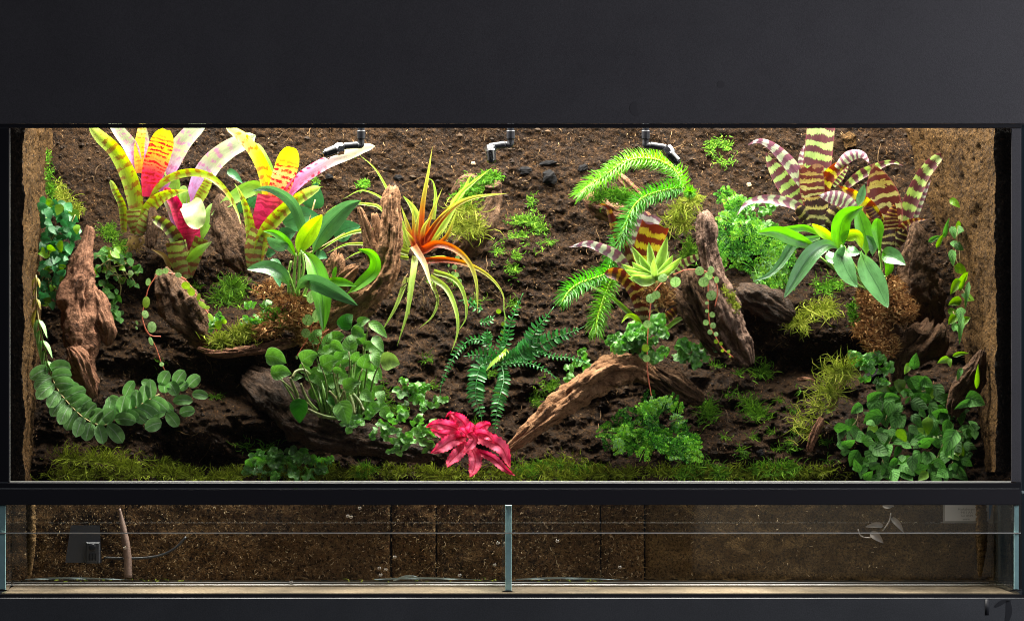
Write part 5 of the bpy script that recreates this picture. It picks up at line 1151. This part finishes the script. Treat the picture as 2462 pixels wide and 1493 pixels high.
# ------------------------------------------------------------------ liverworts
def liverwort(label, spots, n, L, W, base=None, dfix=None):
    x0, y0 = spots[0][:2]; t = thing('liverwort', label, 'liverwort', (x0, y0, (dfix or gd(x0, y0))-5)); m = MB()
    for k in range(n):
        cx_, cy_, rx, ry = rnd.choice(spots); r = math.sqrt(rnd.random()); a = rnd.uniform(0, 6.28); x = cx_+rx*r*math.cos(a); y = cy_+ry*r*math.sin(a)
        d = (dfix if dfix else gd(x, y))-rnd.uniform(4, 26); an = a+rnd.uniform(-.8, .8); l = rnd.uniform(*L); b = rnd.uniform(-.7, .7)
        q = [(x, y, d), (x+math.cos(an)*l*.5, y+math.sin(an)*l*.4, d-rnd.uniform(6, 16)), (x+math.cos(an+b)*l, y+math.sin(an+b)*l*.8, d-rnd.uniform(0, 14))]
        ribbon(m, q, W*rnd.uniform(.7, 1.2), 'thal', fold=rnd.uniform(-.4, .5), roll=rnd.uniform(-30, 30), wav=.16, wn=2.2, nu=6, nv=16, var=rnd.random())
        if rnd.random() < .6: ribbon(m, [q[1], ((q[1][0]+q[2][0])/2+rnd.uniform(-9, 9), q[1][1]+rnd.uniform(-10, 10), d-12), (q[1][0]+math.cos(an-b)*l*.6, q[1][1]+math.sin(an-b)*l*.5, d-10)], W*.7, 'thal', fold=.3, wav=.15, nu=4, nv=10, var=rnd.random())
    m.build('thallus', M['liver'], t)
liverwort('flat leafy liverwort cushion on the moss floor at the lower left', [(650, 1120, 35, 18), (700, 1125, 45, 18), (735, 1115, 30, 18)], 30, (24, 48), 26)
liverwort('lobed liverwort growing on the end of the dark log by the pink star', [(890, 1015, 30, 14), (960, 1025, 30, 16), (1000, 1030, 26, 14), (975, 1055, 14, 10)], 22, (30, 60), 20, dfix=150)
liverwort('dark liverwort tuft on the soil above the pink star', [(1010, 955, 36, 18), (985, 945, 16, 14)], 13, (24, 44), 24)
liverwort('large speckled liverwort sheet draped over the bent branch in the middle', [(1500, 800, 22, 14), (1530, 830, 40, 24), (1570, 815, 20, 26), (1510, 845, 34, 12)], 28, (26, 52), 28, dfix=225)
liverwort('liverwort patch on the soil right of the bent branch', [(1655, 850, 34, 18), (1680, 835, 20, 20), (1620, 850, 14, 8)], 16, (22, 42), 22, dfix=300)
liverwort('pale liverwort cluster under the right fibre root ball', [(2095, 880, 26, 16), (2055, 875, 26, 10), (2120, 870, 20, 10), (2100, 905, 12, 14)], 18, (22, 40), 22, dfix=205)
liverwort('small liverwort on the sphagnum ledge behind the yellow moss', [(590, 770, 20, 10), (620, 745, 14, 14), (545, 775, 24, 10), (622, 775, 10, 12)], 12, (20, 38), 20, dfix=245)
liverwort('liverwort strip behind the fern left of the bent branch', [(1395, 895, 22, 12), (1410, 870, 14, 12)], 7, (22, 38), 18)
liverwort('broad rounded liverwort lobes behind the right feathery fern', [(1790, 510, 40, 14), (1840, 525, 26, 12)], 12, (26, 44), 26)

# ------------------------------------------------------------------ trailing turtle vines
def turtle(label, base_d, stems, leaves, mat='pep', stem='redstem', r=1.3):
    p0 = tr(*stems[0])[0]; t = thing('turtle_vine', label, 'vine', (p0[0], p0[1], base_d)); m = MB()
    for reg, s_ in stems: tube(m, with_d(tr(reg, s_), base_d), r, 6, 24)
    m.build('stem', M[stem], t)
    for (reg, x, y, dia, *o) in leaves:
        ox, oy, k = REG[reg]; m = MB(); asp = o[0] if o else 1.0; ang = o[1] if len(o) > 1 else rnd.uniform(60, 120)
        leaf(m, (ox+x*k, oy+y*k, base_d-5-rnd.uniform(0, 5)), ang, dia*k*1.05, dia*k*asp*1.05, 'round', pitch=rnd.uniform(-8, 20), roll=rnd.uniform(-15, 15), fold=-.06, bend=.05, var=rnd.random(), nu=6, nv=10)
        m.build('leaf', M[o[2] if len(o) > 2 else mat], t)
turtle('red stemmed turtle leaf vine hanging in front of the bent branch', 185, [(7, '1180,70 1110,140 1070,220 1055,340 1045,440 1040,560 1040,680 1055,790 1075,900')],
       [(7, 1143, 80, 66, .8, 30), (7, 1228, 105, 70), (7, 1062, 215, 60), (7, 1098, 192, 56), (7, 1040, 385, 54), (7, 1028, 545, 50, 1, 0, 'pepP'), (7, 1033, 612, 50), (7, 1068, 880, 40, .5, 80), (7, 1065, 910, 36, .6, 80)])
turtle('turtle leaf vine trailing down the front of the grey driftwood post', 205, [(7, '1370,30 1440,60 1445,140 1445,240 1450,340 1465,420 1500,480 1540,545 1590,590 1612,605'), (7, '1440,50 1490,90 1508,180 1490,270'), (3, '1390,1230 1500,1190 1640,1200 1690,1260')],
       [(7, 1387, 32, 58), (7, 1465, 24, 48, .85), (7, 1447, 65, 54), (7, 1415, 105, 68), (7, 1465, 195, 66), (7, 1500, 90, 46, .7), (7, 1437, 245, 24), (7, 1437, 298, 24), (7, 1472, 323, 38), (7, 1430, 375, 38), (7, 1477, 395, 40), (7, 1458, 438, 34), (7, 1497, 452, 30),
        (7, 1497, 500, 30, .9, 90, 'pepP'), (7, 1530, 515, 24, 1, 90, 'pepP'), (7, 1540, 560, 22, 1, 90, 'pepP'), (7, 1580, 568, 24, 1, 90, 'pepP'), (7, 1590, 600, 16, 1, 90, 'pepP')])
turtle('turtle leaf vine looping over the hollow stump and dangling toward the shingle vine', 232, [(5, '1240,90 1160,55 1070,40 1030,80 990,140 965,230 945,330 960,400 1000,470 1040,550 1070,640 1098,695'), (5, '1160,55 1240,100 1290,170 1330,240 1380,310 1420,380 1440,440'), (5, '950,360 970,430 1010,462 1070,468')],
       [(5, 1058, 40, 46), (5, 1100, 32, 40), (5, 1185, 60, 46, .7, 160), (5, 985, 105, 50, .65, 80), (5, 972, 240, 76, .62, 85, 'pepP'), (5, 965, 320, 54, .8), (5, 1010, 405, 74, .8, 90), (5, 1003, 498, 56, .5, 110), (5, 1075, 652, 30), (5, 1235, 130, 60, .8, 0, 'pepP'), (5, 1270, 170, 60, .8, -60, 'pepP'),
        (5, 1320, 205, 50, .5, 80, 'pepP'), (5, 1345, 258, 66, .5, -40, 'pepP'), (5, 1375, 275, 40, .6, 0, 'pepP'), (5, 1400, 340, 60, .5, -60, 'pepP'), (5, 1450, 390, 62, .8, 90, 'pepP'), (5, 1490, 370, 40, .8, 20, 'pepP'), (5, 910, 375, 30, .5), (5, 908, 410, 26, .5)])
turtle('turtle leaf vine hanging from the sphagnum under the left orchid', 190, [(6, '540,300 520,400 500,480 460,540 420,610'), (6, '640,420 590,460 560,560')],
       [(6, 498, 358, 76, .95), (6, 485, 445, 62, 1.0), (6, 552, 330, 90, .55, 80), (6, 517, 205, 84, .65, 80), (6, 425, 605, 26, .6)])
turtle('small leaved turtle vine below the orange bromeliad on the wall', 300, [(2, '1990,1060 1970,1150 1980,1240 2010,1320 2050,1400 2080,1490')], [(2, 1990, 1095, 36), (2, 1968, 1170, 40), (2, 1980, 1230, 44), (2, 2008, 1280, 36), (2, 2025, 1335, 36), (2, 1955, 1215, 26), (2, 1920, 1155, 26, .6)])
turtle('thin lime tendril with tiny leaves standing above the sword fern', 300, [(7, '0,80 50,130 85,200 85,280 95,340 90,420 80,500')], [(7, 52, 300, 34), (7, 80, 385, 32, .6), (7, 100, 350, 22, .6), (7, 75, 440, 28, .7), (7, 72, 480, 26)], mat='pepP', stem='greenstem')

# ------------------------------------------------------------------ sphagnum and root balls
def shag(m, n, spots, L, w_, d, spread=14, out=.5, up=-.2, curl=.9, jit=6):
    for _ in range(n):
        cx_, cy_, rx, ry = rnd.choice(spots); r = math.sqrt(rnd.random()); a = rnd.uniform(0, 6.28); x = cx_+rx*r*math.cos(a); y = cy_+ry*r*math.sin(a)
        dd = (d(x, y) if callable(d) else d)+rnd.uniform(-spread, spread)*(1-r*.6)*.5-spread*.4*(1-r)
        an = rnd.uniform(0, 6.28); l = rnd.uniform(*L); o = rnd.uniform(.2, 1)*out; k = rnd.uniform(-curl, curl)
        p1 = (x+math.cos(an)*l*.5, y+math.sin(an)*l*.4+up*l*.5, dd-o*l*.6); p2 = (x+math.cos(an+k)*l, y+math.sin(an+k)*l*.8+up*l*.5, dd-o*l*.4)
        ux, uy = -math.sin(an)*w_*.5, math.cos(an)*w_*.5
        mid = tuple((p1[i]*2+(x, y, dd)[i]+p2[i])/4 for i in range(3))
        v = [(x+ux, y+uy, dd), (x-ux, y-uy, dd), (p1[0]+ux, p1[1]+uy, p1[2]), (p1[0]-ux, p1[1]-uy, p1[2]), p2]
        m.add(v, [(0, 1, 3, 2), (2, 3, 4)], None, min(1, max(0, rnd.gauss(.5, .28))))
m = MB(); sp_ = [(700, 730, 36, 16), (680, 765, 66, 30), (640, 790, 40, 22), (740, 800, 30, 40), (770, 820, 26, 26), (720, 760, 40, 30)]
for cx_, cy_, rx, ry in sp_: tube(m, [(cx_-rx*.8, cy_, 262), (cx_, cy_-ry*.2, 255), (cx_+rx*.8, cy_, 262)], [3, ry*.5, 3], 10, 12, var=.05, lump=.3)
shag(m, 3200, sp_, (8, 28), 2.8, 232, 60, out=.8)
tag(m.build('sphagnum_clump', M['sphag'], loc=P(700, 780, 230)), 'tan sphagnum clump under the left orchid on the bark ledge', 'sphagnum')
m = MB(); sp_ = [(2110, 740, 40, 40), (2095, 790, 44, 40), (2140, 700, 34, 34), (2120, 830, 40, 34), (2165, 740, 26, 40), (2085, 720, 22, 20), (2185, 750, 14, 20)]
for cx_, cy_, rx, ry in sp_: tube(m, [(cx_, cy_-ry*.9, 262), (cx_, cy_, 258), (cx_, cy_+ry*.9, 262)], [3, rx*.55, 3], 10, 12, var=.05, lump=.3)
shag(m, 3600, sp_, (7, 26), 3.0, 232, 80, out=.8)
for s_ in ('830,510 815,560 800,600', '890,520 900,570 905,610', '935,540 950,590 965,610'): tube(m, with_d(tr(8, s_), 232), [5, 4, 3], 8, 10, var=.6, lump=.2)
tag(m.build('root_ball', M['sphag'], loc=P(2110, 760, 240)), 'rusty brown fibrous root ball under the right orchid', 'root ball')
m = MB(); shag(m, 420, [(1585, 700, 34, 22), (1560, 715, 20, 16), (1600, 720, 20, 20)], (8, 20), 3.4, 232, 24)
tag(m.build('sphagnum_clump', M['sphag'], loc=P(1585, 700, 232)), 'dry brown sphagnum tuft below the pale succulent', 'sphagnum')
m = MB(); shag(m, 300, [(640, 700, 34, 20), (660, 690, 20, 18)], (8, 22), 2.4, lambda x, y: gd(x, y)-8, 16)
tag(m.build('root_tuft', M['sphag'], loc=P(640, 700, 300)), 'brown dead root tuft on the soil below the crimson bromeliad', 'root tuft')

# ------------------------------------------------------------------ mosses
def moss(label, spots, n, L, mat='mossG', d=None, off=3, w_=1.7, out=.7, up=-.2, name='moss_clump', cat='moss', kind=None, thin=-.10):
    m = MB(); f = (lambda x, y: gd(x, y)-off) if d is None else d
    for _ in range(n):
        cx_, cy_, rx, ry = rnd.choice(spots); r = min(1.7, abs(rnd.gauss(0, .62))); a = rnd.uniform(0, 6.28); x = cx_+rx*r*math.cos(a); y = cy_+ry*r*math.sin(a)
        if mn.noise((x*.045, y*.06, len(label)*.37)) < thin+.3*(r-.7) and rnd.random() < .9: continue
        dd = f(x, y) if callable(f) else f; an = rnd.uniform(0, 6.28); l = (L[0]+(L[1]-L[0])*rnd.random()**1.5*1.25)*(1.1-.3*min(1, r)); k = rnd.uniform(-1.2, 1.2); o = rnd.uniform(.15, 1)*out
        p0 = np.array([x, y, dd]); p1 = p0+np.array([math.cos(an)*l*.45, math.sin(an)*l*.35+up*l*.5, -o*l*.6]); p2 = p1+np.array([math.cos(an+k)*l*.45, math.sin(an+k)*l*.4+up*l*.25, -o*l*.25]); p3 = p2+np.array([math.cos(an+2*k)*l*.35, math.sin(an+2*k)*l*.35, rnd.uniform(-.2, .3)*l])
        u1 = np.array([-math.sin(an), math.cos(an), 0])*w_*.5; u2 = np.array([-math.sin(an+k), math.cos(an+k), 0])*w_*.45
        m.add([tuple(p0+u1), tuple(p0-u1), tuple(p1+u1), tuple(p1-u1), tuple(p2+u2), tuple(p2-u2), tuple(p3)], [(0, 1, 3, 2), (2, 3, 5, 4), (4, 5, 6)], None, min(1, max(0, rnd.gauss(.5, .25))))
    x0, y0 = spots[0][:2]; d0 = (f(x0, y0) if callable(f) else f)
    tag(m.build(name, M[mat], loc=P(x0, y0, d0)), label, cat, kind=kind)
floor = [(x, 1142+rnd.uniform(-8, 6), rnd.uniform(30, 60), rnd.uniform(8, 16)) for x in range(130, 2040, 26) if not (760 < x < 780)]
moss('mixed green and brown moss carpet along the front floor', [f_ for f_ in floor if rnd.random() < .9]+[(1330, 1115, 130, 28), (1290, 1125, 90, 24), (1400, 1128, 70, 20), (400, 1120, 60, 16), (250, 1105, 100, 22)], 21000, (6, 24), 'mossD', w_=1.7, name='moss_carpet', kind='stuff', off=1, thin=.04)
moss('stringy olive moss bank at the front left corner', [(240, 1108, 90, 18), (300, 1120, 70, 18), (170, 1105, 60, 12)], 750, (10, 40), 'mossD', thin=.0)
moss('bright stringy moss tuft on the shelf left of the sphagnum', [(550, 715, 46, 26), (560, 695, 30, 20)], 620, (14, 36), 'mossG', off=8)
moss('yellow moss cushion on the bark ledge at the left', [(560, 808, 44, 20), (530, 822, 34, 12), (590, 800, 30, 20)], 900, (10, 26), 'mossY', d=215)
moss('green moss spreading over the tan sphagnum', [(670, 760, 40, 18), (650, 775, 30, 16)], 420, (8, 20), 'mossG', d=212)
moss('moss streak climbing the corner of the left cork slab', [(116, 430, 8, 50), (120, 460, 12, 40), (112, 370, 5, 30)], 520, (6, 14), 'mossB', d=lambda x, y: min(gd(x, y), 400)-6)
moss('feathery moss on the wall beside the left cork corner', [(150, 480, 28, 26), (180, 505, 20, 18), (140, 455, 14, 20)], 560, (9, 24), 'mossY')
moss('tight green moss cushion left of the farthest left bromeliad', [(268, 562, 28, 22), (290, 595, 22, 26), (262, 552, 22, 14)], 1300, (4, 9), 'mossG', off=8)
moss('small round moss ball on the wall above the forked branch', [(874, 443, 13, 13)], 260, (5, 9), 'mossB', off=8)
moss('bright moss top on the bark arm behind the orange bromeliad', [(1165, 430, 26, 18), (1140, 450, 34, 20), (1120, 475, 30, 24), (1185, 425, 16, 10)], 1500, (7, 17), 'mossB', d=325)
moss('stringy yellow moss hanging from the bark arm behind the orange bromeliad', [(1120, 500, 46, 34), (1100, 540, 34, 26), (1140, 540, 30, 26)], 700, (14, 36), 'mossY', d=328, up=.2)
moss('bright moss mat on the pinkish driftwood inside the clubmoss loop', [(1475, 470, 40, 20), (1500, 480, 30, 14), (1450, 475, 24, 12)], 1100, (9, 22), 'mossB', d=300)
moss('yellow green moss beard under the clubmoss rosette', [(1640, 500, 30, 30), (1620, 530, 34, 26), (1660, 480, 22, 20), (1640, 540, 26, 20)], 800, (12, 30), 'mossY', d=318, up=.2)
moss('green moss tuft hidden behind the driftwood post', [(1660, 600, 24, 34), (1650, 620, 20, 20)], 420, (8, 20), 'mossG', d=320)
moss('moss patch with a pale dry head on the middle wall', [(1280, 535, 34, 18), (1295, 550, 24, 14), (1250, 530, 24, 10), (1280, 490, 14, 24)], 620, (6, 16), 'mossG')
moss('thin moss smear low on the middle wall patch', [(1250, 567, 26, 8)], 200, (5, 12), 'mossG')
moss('small moss patch on the wall right of the orange bromeliad', [(1240, 650, 22, 22), (1240, 620, 12, 20), (1262, 590, 14, 10)], 380, (5, 14), 'mossG')
moss('scattered moss on the wall right of the third nozzle', [(1740, 390, 36, 24), (1710, 360, 20, 22), (1750, 350, 12, 20), (1720, 345, 24, 10)], 420, (5, 13), 'mossG')
moss('tiny moss specks on the wall near the hanging cream leaf', [(745, 415, 14, 16), (760, 440, 16, 12), (845, 372, 14, 6)], 160, (5, 12), 'mossG')
moss('lime moss strip down the side of the driftwood post', [(1745, 700, 10, 14), (1758, 720, 10, 16), (1770, 738, 8, 10)], 420, (5, 10), 'mossY', d=232)
moss('lacy moss below the right orchid on the soil', [(1985, 690, 40, 22), (2010, 680, 24, 14)], 600, (7, 16), 'mossB', off=8)
moss('stringy yellow green moss under the lacy moss on the right slope', [(1960, 745, 46, 28), (1990, 740, 30, 24), (1920, 770, 24, 20)], 620, (14, 36), 'mossY', off=6, up=.15)
moss('green moss tuft on the left of the rusty root ball', [(2055, 760, 12, 30), (2050, 735, 10, 14)], 300, (7, 15), 'mossB', d=228)
moss('thick yellow moss cascade down the right slope rib', [(2010, 900, 34, 26), (1995, 940, 34, 34), (1960, 985, 36, 30), (1930, 1030, 24, 36), (2030, 895, 24, 16)], 1300, (12, 46), 'mossY', thin=0.0, d=lambda x, y: min(gd(x, y)-6, 180))
moss('small stringy moss tuft on the upper right slope', [(1835, 900, 24, 14), (1830, 885, 20, 10)], 240, (12, 28), 'mossG', off=6)
moss('moss tuft on the slope right of the feathery fern bush', [(1705, 1000, 26, 26), (1700, 985, 20, 18)], 260, (14, 34), 'mossG', off=6)
moss('olive moss fan in the middle of the right slope', [(1810, 990, 26, 14), (1800, 970, 24, 18), (1830, 1000, 20, 10)], 320, (14, 32), 'mossG', off=6)
moss('loose olive moss along the front floor right of the fern bush', [(1690, 1130, 50, 20), (1730, 1140, 40, 12), (1650, 1140, 40, 12)], 700, (12, 28), 'mossG', off=4)
moss('loose green moss mound near the front under the right slope', [(1860, 1135, 50, 14), (1890, 1128, 40, 12), (1830, 1130, 24, 10)], 700, (10, 28), 'mossG', off=4)
moss('dark moss behind the tip of the bent branch', [(1310, 940, 24, 34), (1290, 960, 16, 24), (1330, 925, 14, 14)], 500, (6, 14), 'mossG', off=5)
moss('moss around the dark liverwort tuft', [(925, 960, 10, 34), (960, 985, 24, 10)], 300, (7, 18), 'mossG', d=210)
moss('thin moss wisps on the dark soil below the log', [(590, 1075, 30, 14), (680, 1055, 14, 10), (640, 1080, 24, 10)], 130, (10, 26), 'mossG', off=6)
moss('moss hump on the front floor right of the left liverwort', [(870, 1138, 34, 12), (880, 1130, 20, 8)], 420, (8, 20), 'mossG', off=5)

ts_ = [(rnd.uniform(1650, 2010), rnd.uniform(850, 1110), rnd.uniform(8, 26), rnd.uniform(5, 14)) for _ in range(26)]+[(rnd.uniform(360, 1100), rnd.uniform(640, 1090), rnd.uniform(8, 20), rnd.uniform(5, 12)) for _ in range(14)]+[(rnd.uniform(1130, 1330), rnd.uniform(470, 1080), rnd.uniform(8, 22), rnd.uniform(5, 14)) for _ in range(14)]
moss('thin moss film creeping over the bare soil of the slopes', ts_, 2600, (4, 18), 'mossG', off=2, w_=1.5, name='moss_film', kind='stuff', thin=-.05)
moss('bright low moss lawn right of the pink star plant', [(1310, 1122, 90, 18), (1390, 1132, 60, 14), (1270, 1136, 50, 12)], 2200, (5, 16), 'mossG', off=5, w_=1.6, name='moss_lawn', thin=-.02)
# ------------------------------------------------------------------ misting nozzles
def nozzle(label, reg, drop, elbow, arm0, arm1, nut, tip, dd=110, droplet=None, thin=None):
    k = REG[reg][2]; Q = lambda s_, d: with_d(tr(reg, s_), d)
    x0, y0 = tr(reg, drop.split()[0])[0]; t = thing('mist_nozzle', label, 'nozzle', (x0, y0, dd), 'misting nozzles under the hood')
    m = MB(); c = Q(drop, dd); tube(m, [(c[0][0], 296, dd), (c[0][0], c[0][1]+4, dd)], 8.2, 16); m.build('riser', M['black'], t)
    m = MB(); tube(m, c, [10, 10.6, 10.6, 9.6], 20, 8); m.build('collar', M['black'], t)
    m = MB(); e = Q(elbow, (dd, dd, dd-4)); tube(m, e, [7.5, 8.4, 7], 16, 12); m.build('elbow', M['black'], t)
    m = MB(); a = Q(arm0+' '+arm1, (dd-4, dd-10)); tube(m, a, [8.2, 9.8, 9.8, 8], 18, 12); m.build('arm', M['black'], t)
    n = Q(nut, (dd-10, dd-14)); m = MB(); tube(m, n, 14.5, 6, 2); tube(m, [n[-1], tuple(n[-1][i]*1.3-n[0][i]*.3 for i in range(3))], 13, 18, 2); m.build('hex_nut', M['chrome'], t, smooth=False)
    b = Q(tip, (dd-12, dd-20)); m = MB(); tube(m, b, [12.5, 12.8, 12.8, 11], 22, 10); nb_ = m.build('nozzle_body', M['steel'], t)
    e = b[-1]; m = MB(); dv = nrm(np.array(b[-1])-np.array(b[0])); tube(m, [tuple(np.array(e)-dv*3), tuple(np.array(e)+dv*3)], [9, 7], 16, 3); m.build('nozzle_tip', M['black'], nb_)
    if droplet:
        q = tr(reg, droplet)[0]; m = MB(); tube(m, [(q[0], q[1]-4, dd-19), (q[0], q[1], dd-19), (q[0], q[1]+4, dd-19)], [3, 4.5, 1.5], 12, 6); m.build('droplet', M['water'], nb_)
nozzle('leftmost mist nozzle pointing left above the long white leaf', 2, '1222,80 1222,150', '1222,150 1218,195 1190,200', '1200,196', '1085,205', '1075,222 1030,232', '1035,228 930,268', droplet='960,296')
nozzle('middle mist nozzle hanging straight down in front of the wall', 2, '2415,80 2415,150', '2415,150 2410,192 2370,192', '2370,192', '2245,210', '2250,205 2256,240', '2256,245 2262,330')
nozzle('right mist nozzle pointing down right over the clubmoss arch', 3, '1170,80 1170,150', '1170,150 1172,198 1210,200', '1205,198', '1330,218', '1330,222 1360,262', '1350,255 1425,335', droplet='1405,358')

for o in C.objects:
    for k_ in ('base', 'bd'):
        if k_ in o: del o[k_]
